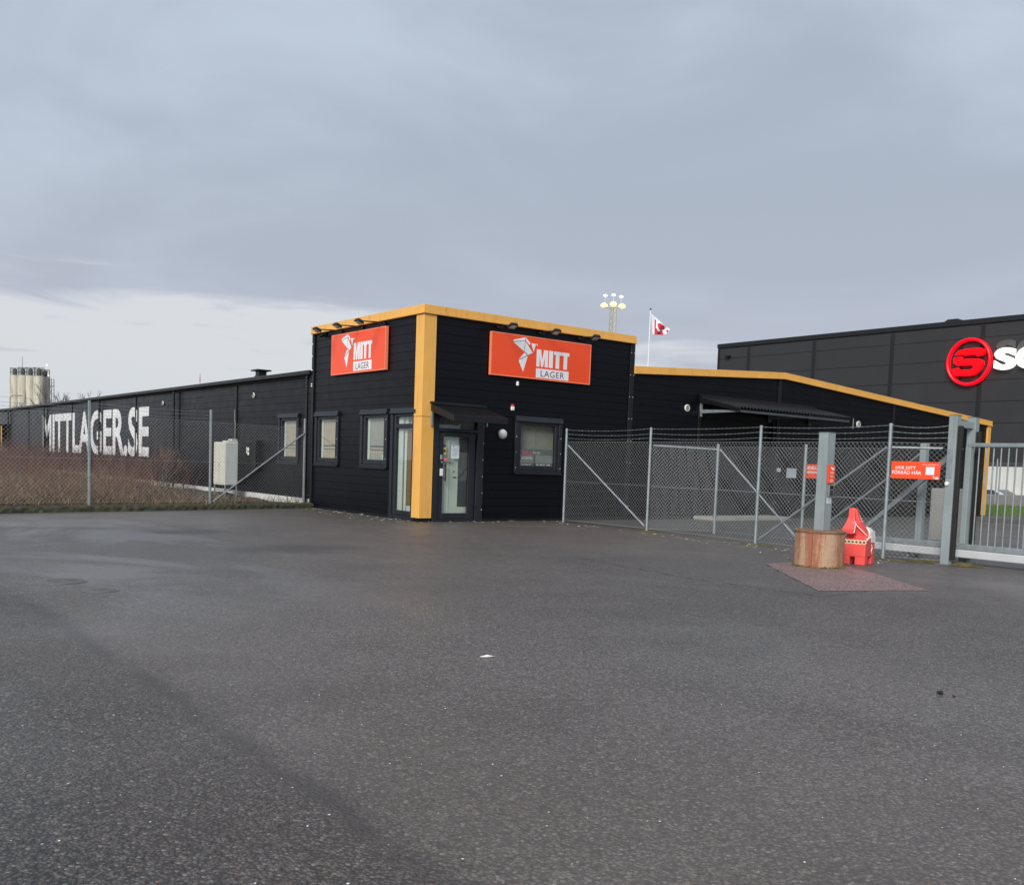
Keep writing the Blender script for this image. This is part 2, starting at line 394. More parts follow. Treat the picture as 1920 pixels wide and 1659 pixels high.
# ------------------------------------------------------------------ ground
def sheet(name, poly, z, mat, kind='structure', cut=0):
    mb = MB(); mb.add([(x, y, z) for x, y in poly], [tuple(range(len(poly)))])
    o = part(name, mb, mat, None, norm=False); tag(o, kind=kind)
    if o.data.polygons[0].normal.z < 0: o.data.flip_normals()
    return o
sheet('ground', [(-3000, -3000), (3000, -3000), (3000, 3000), (-3000, 3000)], -.40, 'soil')
sheet('asphalt_lot', [(-70, -70), (29.6, -70), (29.6, -.02), (27.9, .3), (27.9, 70), (.2, 70), (.1, 5.9), (-45, -4.5), (-70, -10)], 0, 'asphalt')
sheet('yard_pavement', [(4.55, -40), (29.5, -40), (29.5, -.05), (4.55, -.05)], .004, 'yard_asphalt')
sheet('neighbour_lot', [(37, -70), (120, -70), (120, 120), (28, 120), (28, 30), (37, 30)], -.36, 'asphalt')
_rp = [(.53, -9.89), (-1.71, -12.46), (-.11, -13.07), (1.12, -11.5), (1.65, -10.75), (1.75, -9.9)]; _rr = random.Random(2); _pp = []
for (x0, y0), (x1, y1) in zip(_rp, _rp[1:]+_rp[:1]):
    k_ = max(2, int(math.hypot(x1-x0, y1-y0)/.07))
    _pp += [(x0+(x1-x0)*i/k_+_rr.uniform(-.018, .018), y0+(y1-y0)*i/k_+_rr.uniform(-.018, .018)) for i in range(k_)]
sheet('red_asphalt_patch', _pp, .004, 'red_asphalt')
# planted strip behind the left fence
mb = MB(); nx, ny = 40, 46
for j in range(ny+1):
    for i in range(nx+1):
        x = -40+39.9*i/nx; y0 = 5.95+.24*x; y = y0+(70-y0)*(j/ny)**1.6
        z = .10+.05*math.sin(x*1.3+y*.6)*min(1, j/3)+.03*math.sin(y*2.1-x)*min(1, j/3)
        mb.v.append((x, y, z))
for j in range(ny):
    for i in range(nx): k = j*(nx+1)+i; mb.f.append((k, k+1, k+nx+2, k+nx+1))
o = part('planting_bed', mb, 'soil'); tag(o, kind='structure')
# grass bank towards the neighbour
prof = [(29.6, -.02), (31, .05), (33.5, .2), (35.5, .30), (37, .55), (38.2, .80), (38.8, .78), (39.8, -.38)]
for nm, rng, mt in (('grass_bank', (0, 4), 'grass_mat'), ('gravel_bank', (4, 8), 'gravel_mat')):
    mb = MB(); ks = list(range(rng[0]-(1 if rng[0] else 0), rng[1])); M_ = 50
    for i in range(M_+1):
        y = -40+100*i/M_
        for k in ks: mb.v.append((prof[k][0], y, prof[k][1]+.04*math.sin(y*1.7+k)))
    w = len(ks)
    for i in range(M_):
        for k in range(w-1): q = i*w+k; mb.f.append((q, q+1, q+w+1, q+w))
    tag(part(nm, mb, mt), kind='structure')
# kerb in front of the left fence
mb = MB(); rnd = random.Random(3); n = 420; rows = []
for i in range(n+1):
    x = -42+41.95*i/n; y = 5.72+.24*x
    j = lambda s: rnd.uniform(-s, s)
    rows.append([(x, y+j(.012), -.02), (x, y+.01+j(.012), .08+j(.012)), (x, y+.035+j(.012), .13+j(.010)), (x, y+.20+j(.012), .145+j(.010)), (x, y+.26, .05)])
for r_ in rows: mb.v += r_
for i in range(n):
    for k in range(4): q = i*5+k; mb.f.append((q, q+1, q+6, q+5))
mb.f += [(0, 1, 2, 3, 4), tuple(n*5+k for k in range(5))[::-1]]
tag(part('kerb', mb, 'moss_kerb'), kind='structure')
def crack(pts, w):
    rnd = random.Random(5); mb = MB(); P = []
    for (x0, y0), (x1, y1) in zip(pts, pts[1:]):
        L_ = math.hypot(x1-x0, y1-y0); k = max(2, int(L_/.12))
        for i in range(k): t = i/k; P.append((x0+(x1-x0)*t+rnd.uniform(-.03, .03), y0+(y1-y0)*t+rnd.uniform(-.03, .03)))
    for i, (x, y) in enumerate(P):
        ww = w*rnd.uniform(.2, 1.3); mb.v += [(x-ww*.7, y+ww*.5, .0035), (x+ww*.7, y-ww*.5, .0035)]
        if i: mb.f.append((2*i-2, 2*i-1, 2*i+1, 2*i))
    tag(part('asphalt_crack', mb, 'crack_dark'), kind='structure')
crack([(-2.0, -8.2), (-2.33, -10.69), (-2.16, -12.85), (-1.44, -12.8)], .010)
crack([(.53, -9.89), (-1.71, -12.46), (-.4, -12.98)], .008)
for (x, y), nm in (((4.85, -11.05), 'moss_patch'), ((3.55, -10.2), 'moss_patch'), ((3.66, -7.2), 'moss_patch'), ((4.05, -3.7), 'moss_patch'), ((3.9, -8.9), 'moss_patch')):
    rnd = random.Random(int(x*100)); mb = MB(); big = nm == 'moss_patch' and x > 4.5; n = 22
    rx, ry = (.28, .75) if big else (.13, .55)
    if big: x -= .75
    ring = [(x+rx*rnd.uniform(.75, 1.2)*math.cos(2*math.pi*i/n), y+ry*rnd.uniform(.75, 1.2)*math.sin(2*math.pi*i/n)) for i in range(n)]
    mb.v = [(a, b, .005) for a, b in ring]+[(x+(a-x)*.6, y+(b-y)*.6, .05 if big else .02) for a, b in ring]+[(x, y, .06 if big else .025)]
    mb.f = [(i, (i+1) % n, n+(i+1) % n, n+i) for i in range(n)]+[(n+i, n+(i+1) % n, 2*n) for i in range(n)]
    tag(part('moss_patch', mb, 'moss', smooth_=True), kind='stuff')

# ------------------------------------------------------------------ storage building
BLD = thing('storage_building', (0, 0, 0), 'long low black clad storage hall with yellow edges and a taller corner office', 'building')
ROWS = [.18, 1.43, 2.68, 3.93, 5.18]
def roof_line(x): return 4.78-.0583*abs(x-13.85)
def panel_wall(wall, fn, bays, z_top, openings, roof=None, gap=.010, z0=.07, top_rows=None):
    """sandwich panels: every panel is a piece with six horizontal ribs standing proud of its backing"""
    zs = [z0]+[z for z in ROWS if z < z_top-.03]+[z_top]
    for (u0, u1) in bays:
        for za, zb in zip(zs, zs[1:]):
            n = max(1, round((zb-za)/.2083)); hit = [q for q in openings if q[2] < zb and q[3] > za and q[0] < u1 and q[1] > u0]
            cuts = sorted({u0, u1} | {c for q in hit for c in q[:2] if u0 < c < u1}); rects = []
            for s0, s1 in zip(cuts, cuts[1:]):
                cov = [q for q in hit if q[0] <= s0+1e-6 and q[1] >= s1-1e-6]
                if not cov: rects.append((s0, s1, za, zb)); continue
                if cov[0][2] > za: rects.append((s0, s1, za, cov[0][2]))
                if cov[0][3] < zb: rects.append((s0, s1, cov[0][3], zb))
            for s0, s1, r0, r1 in rects:
                if r1-r0 < .02: continue
                mb = MB(); used = False
                for k in range(n):
                    a = max(r0, za+(zb-za)*k/n+(.012 if k == 0 else .0035)); b = min(r1, za+(zb-za)*(k+1)/n-(.012 if k == n-1 else .0035))
                    if b-a < .004: continue
                    poly = [(s0, a), (s1, a), (s1, b), (s0, b)]
                    if roof:
                        for aa, cc in roof: poly = clip(poly, aa, 1, cc) if poly else poly
                    if len(poly) == 4 and abs(poly[0][0]-poly[3][0])+abs(poly[1][0]-poly[2][0]) < 1e-6 and abs(poly[2][1]-poly[3][1]) < 1e-6 and b-a > .03:
                        mb.hexa([fn(s0, 0, a+.004), fn(s1, 0, a+.004), fn(s1, 0, b-.004), fn(s0, 0, b-.004)], [fn(s0, -.0125, a), fn(s1, -.0125, a), fn(s1, -.0125, b), fn(s0, -.0125, b)]); used = True
                    elif len(poly) > 2: mb.prism(poly, fn, 0, -.0125); used = True
                back = [(s0, r0), (s1, r0), (s1, r1), (s0, r1)]
                if roof:
                    for aa, cc in roof: back = clip(back, aa, 1, cc) if back else back
                if len(back) > 2: mb.prism(back, fn, -.012, -.10)
                if used: part('panel', mb, 'black_panel', wall)

def open_of(w): return (w[0], w[1], w[2], w[3])
# openings (u0,u1,z0,z1) per wall
OL = {'a': (-5.66, -4.42, 1.34, 2.66), 'b': (-2.93, -1.72, 1.34, 2.66), 'c': (-1.33, -.33, .10, 2.66)}
OLL = {'a': (-8.40, -7.16, 1.34, 2.66)}
OR = {'win': (2.93, 4.30, 1.33, 2.62), 'door': (.40, 1.70, .03, 2.60)}
# structural core behind the cladding becomes the wall part itself

w_off_front = part('office_front_wall', MB().prism([(.1, 2.8), (6.95, 2.8), (6.95, 5.02), (.1, 5.02)], FR, -.10, -.16), 'black_panel', BLD)
panel_wall(w_off_front, FR, [(.02, 6.86)], 5.02, list(OR.values()))
w_off_side = part('office_side_wall', MB().prism([(-6.0, 2.8), (-.18, 2.8), (-.18, 5.02), (-6.0, 5.02)], FL, -.10, -.16), 'black_panel', BLD)
panel_wall(w_off_side, FL, [(-5.95, -.02)], 5.02, list(OL.values()))
w_back = part('office_back_wall', MB().box(.17, 6.95, 5.84, 6.0, 3.6, 5.02).box(6.79, 6.95, .17, 5.83, 3.8, 5.02), 'black_panel', BLD)
rl = [(.0583, 4.74+.0583*13.85), (-.0583, 4.74-.0583*13.85)]
w_gable = part('gable_wall', MB().prism([(6.96, .2), (27.7, .2), (27.7, 3.6), (6.96, 3.6)], FR, -.101, -.16), 'black_panel', BLD)
panel_wall(w_gable, FR, [(7.04, 13.62), (13.78, 20.45), (20.6, 27.58)], 4.80, [(9.95, 13.45, .05, 3.12)], roof=rl)
w_long = part('long_side_wall', MB().prism([(-60, .3), (-6.02, .3), (-6.02, 1.3), (-60, 1.3)], FLL, -.101, -.16), 'black_panel', BLD)
LJ = [6.06, 12.07, 17.95, 23.7, 29.7, 35.2, 41.15, 46.4, 52.25]
panel_wall(w_long, FLL, [(-b+.05, -a-.05) for a, b in zip(LJ, LJ[1:])], 3.93, list(OLL.values()))
# base flashing, plinth
part('base_flashing', MB().prism([(.0, .0), (6.95, .0), (6.95, .07), (.0, .07)], FR, .02, -.1).prism([(6.955, .0), (9.9, .0), (9.9, .07), (6.955, .07)], FR, .015, -.1)
     .prism([(13.5, .0), (27.7, .0), (27.7, .07), (13.5, .07)], FR, .015, -.1), 'black_trim', BLD)
part('base_flashing', MB().prism([(-5.98, .0), (-.05, .0), (-.05, .07), (-5.98, .07)], FL, .02, -.1), 'black_trim', BLD)
part('plinth', MB().prism([(-52.3, -.1), (-6.0, -.1), (-6.0, .24), (-52.3, .24)], FLL, .05, -.1), 'plinth_white', BLD)
# panel joint covers
def vtrim(fn, u, w_, z0, z1, o=.03, nm='joint_cover', mat='black_trim'):
    return part(nm, MB().prism([(u-w_/2, z0), (u+w_/2, z0), (u+w_/2, z1), (u-w_/2, z1)], fn, o, -.05), mat, BLD, .004)
vtrim(FR, 6.93, .17, .02, 5.0, .035); vtrim(FR, 13.7, .15, .02, 4.55, .028); vtrim(FR, 20.52, .14, .02, 4.17, .028); vtrim(FR, 9.87, .12, .02, 3.3, .028)
vtrim(FL, -5.97, .12, .02, 5.0, .045)
for b in LJ[1:]: vtrim(FLL, -b, .11, .2, 3.9, .03)
def screws(fn, pts, o, ax):
    mb = MB()
    for u, z in pts: mb.lathe(fn(u, o, z), [(.011, 0), (.011, .004), (.006, .008)], 7, ax)
    part('screw', mb, 'lamp_white', BLD)['kind'] = 'stuff'
screws(FR, [(6.93+d, .4+.62*k) for k in range(8) for d in (-.06, .06)], .035, (0, -1, 0))
screws(FR, [(13.7+d, .5+.8*k) for k in range(5) for d in (-.05, .05)], .028, (0, -1, 0))
screws(FR, [(1.81, .3+.42*k) for k in range(6)]+[(2.86, 1.4+.4*k) for k in range(4)]+[(4.37, 1.4+.4*k) for k in range(4)], .045, (0, -1, 0))
screws(FL, [(-4.36, 1.5+.5*k) for k in range(3)]+[(-1.66, 1.5+.5*k) for k in range(3)], .045, (-1, 0, 0))
# yellow corner and fascias
part('corner_pilaster', MB().add([(-.06, -.06, .09), (.30, -.06, .09), (.30, 0, .09), (0, 0, .09), (0, .30, .09), (-.06, .30, .09),
      (-.06, -.06, 2.545), (.30, -.06, 2.545), (.30, 0, 2.545), (0, 0, 2.545), (0, .30, 2.545), (-.06, .30, 2.545)],
      [(0, 1, 2, 3, 4, 5), (6, 7, 8, 9, 10, 11)]+[(i, (i+1) % 6, 6+(i+1) % 6, 6+i) for i in range(6)]), 'yellow', BLD, .006)
part('corner_pilaster', MB().add([(-.06, -.06, 2.555), (.30, -.06, 2.555), (.30, 0, 2.555), (0, 0, 2.555), (0, .30, 2.555), (-.06, .30, 2.555),
      (-.06, -.06, 4.995), (.30, -.06, 4.995), (.30, 0, 4.995), (0, 0, 4.995), (0, .30, 4.995), (-.06, .30, 4.995)],
      [(0, 1, 2, 3, 4, 5), (6, 7, 8, 9, 10, 11)]+[(i, (i+1) % 6, 6+(i+1) % 6, 6+i) for i in range(6)]), 'yellow', BLD, .006)
def fascia(fn, u0, z0, u1, z1, h=.215, mat='yellow', low0=0, low1=0):
    """two-step edge flashing, z0/z1 top heights at its ends"""
    mb = MB()
    mb.prism([(u0, z0-h+.055), (u1, z1-h+.055), (u1, z1), (u0, z0)], fn, .085, -.12)
    mb.prism([(u0+low0, z0-h), (u1+low1, z1-h), (u1+low1, z1-h+.052), (u0+low0, z0-h+.052)], fn, .105, -.05)
    part('fascia', mb, mat, BLD, .004)
for u0, u1 in ((-.085, 2.93), (2.936, 5.5), (5.506, 7.0)): fascia(FR, u0, 5.215, u1, 5.215, low0=-.02 if u0 < 0 else 0)
for u0, u1 in ((-6.03, -2.43), (-2.424, -.124)): fascia(FL, u0, 5.215, u1, 5.215, low1=.07 if u1 > -1 else 0)
for u0, u1 in ((7.005, 10.4), (10.406, 13.846), (13.85, 17.6), (17.606, 22.4), (22.406, 27.88)): fascia(FR, u0, roof_line(u0), u1, roof_line(u1))
vtrim(FR, 27.72, .26, .03, roof_line(27.72)-.22, .06, 'corner_post', 'yellow')
# roofs
part('office_roof', MB().box(.0, 6.9, .1, 5.95, 5.03, 5.10), 'roof_felt', BLD)
part('main_roof', MB().prism([(.0, 3.80), (13.85, 4.62), (27.8, 3.80), (27.8, 3.88), (13.85, 4.70), (.0, 3.88)], lambda u, o, z: (u, o, z), 6.02, 60).prism([(7.0, 4.2), (13.85, 4.62), (27.8, 3.80), (27.8, 3.88), (13.85, 4.70), (7.0, 4.28)], lambda u, o, z: (u, o, z), .12, 6.0), 'roof_felt', BLD)
part('gable_end_wall', MB().box(27.55, 27.7, .2, 60, 0, 3.78).box(.2, 27.5, 59.8, 60, 0, 3.78), 'black_panel', BLD)
gut = part('gutter', MB().prism([(-60, 3.86), (-6.08, 3.86), (-6.08, 3.99), (-60, 3.99)], FLL, .20, .02), 'black_metal', BLD, .02)
def downpipe(b, off=.11, z1=3.86):
    mb = MB().tube(FLL(-b, off, .12), FLL(-b, off, z1), .045, 10)
    for z in (.8, 2.1, 3.3): mb.tube(FLL(-b, off, z), FLL(-b, off, z+.05), .055, 10)
    part('downpipe', mb, 'black_metal', BLD, smooth_=True)
for b in (6.35, 18.3, 29.35, 41.5, 52.6): downpipe(b)
for z in (3.52, 3.58, 3.98, 4.38, 4.72):
    part('cable_clip', MB().lathe(FL(-5.99, .045, z), [(.022, 0), (.022, .015), (.010, .03)], 8, (-1, 0, 0)), 'sign_white', BLD)
# far end: recessed loading bay with a yellow post
part('loading_bay_wall', MB().prism([(-60, .0), (-52.35, .0), (-52.35, 2.95), (-60, 2.95)], FLL, -1.5, -1.6).prism([(-60, 2.95), (-52.35, 2.95), (-52.35, 3.86), (-60, 3.86)], FLL, 0, -.1), 'black_panel', BLD)
part('bay_post', MB().tube(FLL(-55.1, .1, 0), FLL(-55.1, .1, 2.85), .045, 10), 'yellow', BLD)

def window(fn, o, split=None, name='window', hood=True, blind='blind_beige', inside=None, side='L'):
    u0, u1, z0, z1 = o; T = .11
    root = part(name, MB().prism([(u0-T, z0-.06), (u1+T, z0-.06), (u1+T, z0), (u0-T, z0)], fn, .05, -.1)
                .prism([(u0-T, z0), (u0, z0), (u0, z1), (u0-T, z1)], fn, .045, -.1)
                .prism([(u1, z0), (u1+T, z0), (u1+T, z1), (u1, z1)], fn, .045, -.1)
                .prism([(u0-T, z1), (u1+T, z1), (u1+T, z1+.10), (u0-T, z1+.10)], fn, .045, -.1), 'window_grey', BLD, .006)
    root['label'] = 'dark grey framed window'
    f = .105
    fm = MB()
    for a in ((u0+.005, u0+f, z0+.005, z1-.005), (u1-f, u1-.005, z0+.005, z1-.005), (u0+f, u1-f, z0+.005, z0+f+.02), (u0+f, u1-f, z1-f, z1-.005)) + (((u0+f, u1-f, split-.055, split+.055),) if split else ()):
        fm.prism([(a[0], a[2]), (a[1], a[2]), (a[1], a[3]), (a[0], a[3])], fn, .012, -.09)
    part('frame', fm, 'window_grey', root, .008)
    panes = [(z0+f+.02, z1-f)] if not split else [(z0+f+.02, split-.055), (split+.055, z1-f)]
    for a, b in panes:
        part('pane', MB().prism([(u0+f-.01, a-.01), (u1-f+.01, a-.01), (u1-f+.01, b+.01), (u0+f-.01, b+.01)], fn, -.035, -.047), 'glass', root)
    if hood:
        a, b = u0-T-.004, u1+T+.004
        p0 = [fn(a, .047, z1+.115), fn(b, .047, z1+.115), fn(b, .085, z1-.015), fn(a, .085, z1-.015)]
        p1 = [fn(a, .02, z1+.115), fn(b, .02, z1+.115), fn(b, .046, z1-.03), fn(a, .046, z1-.03)]
        part('hood', MB().hexa(p0, p1), 'window_grey', root)
        part('sill', MB().hexa([fn(a, .02, z0-.045), fn(b, .02, z0-.045), fn(b, .08, z0-.085), fn(a, .08, z0-.085)], [fn(a, .02, z0-.06), fn(b, .02, z0-.06), fn(b, .08, z0-.10), fn(a, .08, z0-.10)]), 'window_grey', root)
    # room side: lit reveal and a blind close behind the pane
    w = u1-u0
    part('reveal', MB().prism([(u0-.06, z0), (u0, z0), (u0, z1), (u0-.06, z1)], fn, -.11, -.5).prism([(u1, z0), (u1+.06, z0), (u1+.06, z1), (u1, z1)], fn, -.11, -.5)
         .prism([(u0-.06, z0-.04), (u1+.06, z0-.04), (u1+.06, z0), (u0-.06, z0)], fn, -.11, -.5).prism([(u0-.06, z1), (u1+.06, z1), (u1+.06, z1+.04), (u0-.06, z1+.04)], fn, -.11, -.5), 'curtain_white', root)
    if blind:
        mb = MB(); k = int((z1-z0)/.30)
        part('blind', MB().prism([(u0, z0), (u1, z0), (u1, z1), (u0, z1)], fn, -.115, -.125), blind, root)
        if not split: part('curtain', MB().prism([(u0+.10, z0), (u0+.21, z0), (u0+.21, z1), (u0+.10, z1)], fn, -.085, -.10), 'curtain_white', root)
        if not split and side == 'L':
            for zz_, hh in ((z0+.46, .035), (z0+.36, .03), (z0+.30, .06)):  # horizontal bands across the front of the blind
                part('blind_band', MB().prism([(u0, zz_), (u1, zz_), (u1, zz_+hh), (u0, zz_+hh)], fn, -.105, -.1145), 'inner_dark' if hh < .05 else 'blind_beige', root)
    return root
wl = window(FL, OL['a']); w2 = window(FL, OL['b'], blind='blind_grey')
part('pot', MB().lathe((.075, 1.98, 1.47), [(.02, 0), (.03, .12), (.03, .13)], 12), 'curtain_white', w2)
part('pot', MB().lathe((.075, 2.72, 1.47), [(.025, 0), (.025, .12), (.02, .13)], 12), 'lamp_white', w2)
w3 = window(FL, OL['c'], split=2.33, blind=None)
part('curtain', MB().prism([(-1.24, .1), (-1.02, .1), (-1.02, 2.6), (-1.24, 2.6)], FL, -.09, -.12), 'curtain_white', w3)
part('curtain', MB().prism([(-.98, .1), (-.84, .1), (-.84, 2.6), (-.98, 2.6)], FL, -.12, -.15), 'curtain_white', w3)
part('door_leaf', MB().prism([(-.86, .35), (-.40, .35), (-.40, 2.2), (-.86, 2.2)], FL, -.12, -.17), 'blind_warm', w3)
part('skirting', MB().prism([(-.86, .1), (-.40, .1), (-.40, .35), (-.86, .35)], FL, -.12, -.17), 'curtain_white', w3)
part('back_wall', MB().prism([(-1.33, .1), (-.33, .1), (-.33, 2.65), (-1.33, 2.65)], FL, -.2, -.22), 'curtain_white', w3)
window(FLL, OLL['a'])
wr = window(FR, OR['win'], blind=None, side='R'); wr['label'] = 'office window with a security poster behind its pane'
o_ = OR['win']
part('blind', MB().prism([(o_[0], 1.34), (o_[1], 1.34), (o_[1], 2.62), (o_[0], 2.62)], FR, -.20, -.21), 'blind_grey', wr)
pst = part('poster', MB().prism([(3.05, 1.45), (4.19, 1.45), (4.19, 1.90), (3.05, 1.90)], FR, -.055, -.058), 'poster_grey', wr)
for k in range(3): part('dot', MB().lathe((3.165+.125*k, .054, 1.79), [(.055, 0), (.055, .002)], 20, (0, -1, 0)), 'poster_pink', wr)
part('strip', MB().prism([(3.05, 1.44), (4.19, 1.44), (4.19, 1.53), (3.05, 1.53)], FR, -.052, -.054), 'inner_dark', wr)
text('lettering', 'SECURITAS', 'sign_white', wr, (3.11, .0535, 1.62), (1, 0, 0), (0, 0, 1), height=.065, width=.37, bold=.02)
text('lettering', 'Skyddar', 'sign_white', wr, (3.50, .0535, 1.76), (1, 0, 0), (0, 0, 1), height=.075, width=.27, bold=.01)
text('lettering', 'securitas.se', 'sign_white', wr, (3.12, .0515, 1.465), (1, 0, 0), (0, 0, 1), height=.045)
for k, w_ in enumerate((.07, .09, .05, .11)): part('print_bar', MB().prism([(3.62+.12*k, 1.475), (3.62+.12*k+w_, 1.475), (3.62+.12*k+w_, 1.50), (3.62+.12*k, 1.50)], FR, -.049, -.0515), 'sign_white', wr)

# entrance door
o_ = OR['door']; D = part('entrance_door', MB().prism([(.33, .02), (.47, .02), (.47, 2.62), (.33, 2.62)], FR, .04, -.1).prism([(1.62, .02), (1.84, .02), (1.84, 2.62), (1.62, 2.62)], FR, .04, -.1)
    .prism([(.47, 2.57), (1.62, 2.57), (1.62, 2.62), (.47, 2.62)], FR, .04, -.1).prism([(.47, 2.22), (1.62, 2.22), (1.62, 2.30), (.47, 2.30)], FR, .03, -.1).prism([(.33, .0), (1.84, .0), (1.84, .055), (.33, .055)], FR, .06, -.1), 'window_grey', BLD, .006)
leaf = MB()
for a in ((.48, .64, .065, 2.21), (1.40, 1.60, .065, 2.21), (.64, 1.40, .065, .21), (.64, 1.40, 2.10, 2.21)): leaf.prism([(a[0], a[2]), (a[1], a[2]), (a[1], a[3]), (a[0], a[3])], FR, .0, -.07)
part('leaf', leaf, 'window_grey', D, .006)
part('pane', MB().prism([(.63, .20), (1.41, .20), (1.41, 2.11), (.63, 2.11)], FR, -.03, -.042), 'glass', D)
part('transom_pane', MB().prism([(.47, 2.30), (1.62, 2.30), (1.62, 2.57), (.47, 2.57)], FR, -.03, -.042), 'glass', D)
part('transom_backing', MB().prism([(.47, 2.28), (1.62, 2.28), (1.62, 2.60), (.47, 2.60)], FR, -.12, -.13), 'interior_grey', D)
part('inner_door', MB().prism([(.5, .06), (1.16, .06), (1.16, 2.2), (.5, 2.2)], FR, -.11, -.14), 'inner_door', D)
part('inner_door', MB().prism([(.86, .06), (.885, .06), (.885, 2.2), (.86, 2.2)], FR, -.095, -.1095), 'curtain_white', D)
part('inner_jamb', MB().prism([(1.16, .36), (1.60, .36), (1.60, 2.2), (1.16, 2.2)], FR, -.13, -.16), 'inner_dark', D)
part('inner_base', MB().prism([(1.16, .06), (1.60, .06), (1.60, .36), (1.16, .36)], FR, -.11, -.16), 'inner_door', D)
part('inner_handle', MB().tube(FR(1.02, -.10, 1.10), FR(1.10, -.10, 1.10), .014, 8).lathe(FR(1.03, -.105, 1.24), [(.02, 0), (.02, .01)], 10, (0, -1, 0)), 'inner_dark', D)
part('pull_handle', MB().tube(FR(.675, .06, 1.0), FR(.675, .06, 1.44), .017, 10).tube(FR(.675, .06, 1.06), FR(.675, -.01, 1.06), .012, 8).tube(FR(.675, .06, 1.38), FR(.675, -.01, 1.38), .012, 8), 'black_metal', D, smooth_=True)
part('lock_plate', MB().prism([(.545, 1.13), (.635, 1.13), (.635, 1.31), (.545, 1.31)], FR, .02, -.001), 'lamp_white', D, .006)
part('keypad', MB().prism([(.545, 1.53), (.60, 1.53), (.60, 1.65), (.545, 1.65)], FR, .03, -.001), 'steel', D, .006)
part('lock_cylinder', MB().lathe(FR(.59, 0, 1.47), [(.025, 0), (.025, .02)], 14, (0, -1, 0)), 'steel', D)
nz = part('notice', MB().prism([(.885, 1.57), (1.12, 1.57), (1.12, 1.90), (.885, 1.90)], FR, -.022, -.025), 'paper', D)
for k in range(7): part('print_line', MB().prism([(.91, 1.62+.03*k), (1.05+.02*((k*7) % 3), 1.62+.03*k), (1.05+.02*((k*7) % 3), 1.626+.03*k), (.91, 1.626+.03*k)], FR, -.020, -.0215), 'paper_ink', D)
part('print_mark', MB().prism([(.92, 1.86), (.97, 1.86), (.97, 1.88), (.92, 1.88)], FR, -.020, -.0215), 'paper_ink', D)
for k in range(2):
    part('sticker', MB().prism([(.655, 1.66+.13*k), (.735, 1.66+.13*k), (.735, 1.78+.13*k), (.655, 1.78+.13*k)], FR, -.024, -.027), 'sticker_yellow', D)
    part('sticker', MB().prism([(.66, 1.71+.13*k), (.72, 1.71+.13*k), (.72, 1.775+.13*k), (.66, 1.775+.13*k)], FR, -.021, -.0235), 'sticker_blue', D)
part('sticker', MB().prism([(.65, 1.50), (.76, 1.50), (.76, 1.575), (.65, 1.575)], FR, -.021, -.026), 'poster_pink', D)
part('sticker', MB().prism([(.765, 1.49), (.90, 1.49), (.90, 1.57), (.765, 1.57)], FR, -.021, -.026), 'poster_grey', D)
for z in (.30, 1.25, 1.95): part('hinge', MB().tube(FR(1.615, .045, z), FR(1.615, .045, z+.12), .014, 8), 'black_metal', D)
# canopy above the entrance
C1 = part('door_canopy', MB().hexa([FR(.20, .0, 2.70), FR(1.80, .0, 2.70), FR(1.80, 1.06, 2.44), FR(.20, 1.06, 2.44)], [FR(.20, .0, 2.88), FR(1.80, .0, 2.88), FR(1.80, 1.06, 2.585), FR(.20, 1.06, 2.585)]), 'black_trim', BLD, .006)
part('flashing', MB().hexa([FR(.17, .06, 2.875), FR(1.83, .06, 2.875), FR(1.83, .11, 2.868), FR(.17, .11, 2.868)], [FR(.17, .06, 2.93), FR(1.83, .06, 2.93), FR(1.83, .11, 2.885), FR(.17, .11, 2.885)]), 'black_metal', C1)
part('bracket', MB().prism([(.19, 2.34), (.23, 2.34), (.23, 2.69), (.19, 2.69)], FR, .12, .075), 'galv', C1)
part('bracket', MB().prism([(1.88, 2.40), (1.915, 2.40), (1.915, 2.66), (1.88, 2.66)], FR, .06, .005), 'galv', C1)
# loading door and corrugated canopy on the gable
GD = part('loading_door', MB().prism([(9.95, .02), (13.45, .02), (13.45, 3.12), (9.95, 3.12)], FR, -.12, -.18), 'black_trim', BLD)
for k in range(6): part('slat', MB().prism([(9.97, .04+.51*k), (13.43, .04+.51*k), (13.43, .53+.51*k), (9.97, .53+.51*k)], FR, -.09, -.119), 'black_panel', GD, .004)
part('ramp', MB().box(9.8, 13.4, -.9, -.02, .002, .11), 'concrete', GD, .01)
C2 = part('loading_canopy', MB().prism([(9.9, 3.05), (15.4, 3.05), (15.4, 3.12), (9.9, 3.12)], lambda u, o, z: (u, -o, z+.18), 1.53, 1.47)
          .prism([(9.9, 3.52), (15.4, 3.52), (15.4, 3.60), (9.9, 3.60)], FR, .08, .02), 'galv_dark', BLD)
mb = MB(); n = 37*6; a0, a1 = 9.80, 15.45
for i in range(n+1):
    u = a0+(a1-a0)*i/n; ph = (i % 6)
    h = (.0, .05, .05, .05, .0, .0)[ph]
    for (o, z) in ((.03, 3.70), (1.62, 3.335)): mb.v.append(FR(u, o, z+h))
for i in range(n): mb.f.append((2*i, 2*i+2, 2*i+3, 2*i+1))
nv = len(mb.v); mb.v += [(x, y, z-.006) for x, y, z in mb.v[:nv]]; mb.f += [tuple(nv+i for i in f)[::-1] for f in mb.f[:]]
part('corrugated_sheet', mb, 'black_trim', C2, norm=False)
part('wall_flashing', MB().hexa([FR(9.8, .02, 3.69), FR(15.45, .02, 3.69), FR(15.45, .14, 3.72), FR(9.8, .14, 3.72)], [FR(9.8, .02, 3.80), FR(15.45, .02, 3.80), FR(15.45, .14, 3.735), FR(9.8, .14, 3.735)]), 'black_trim', C2)
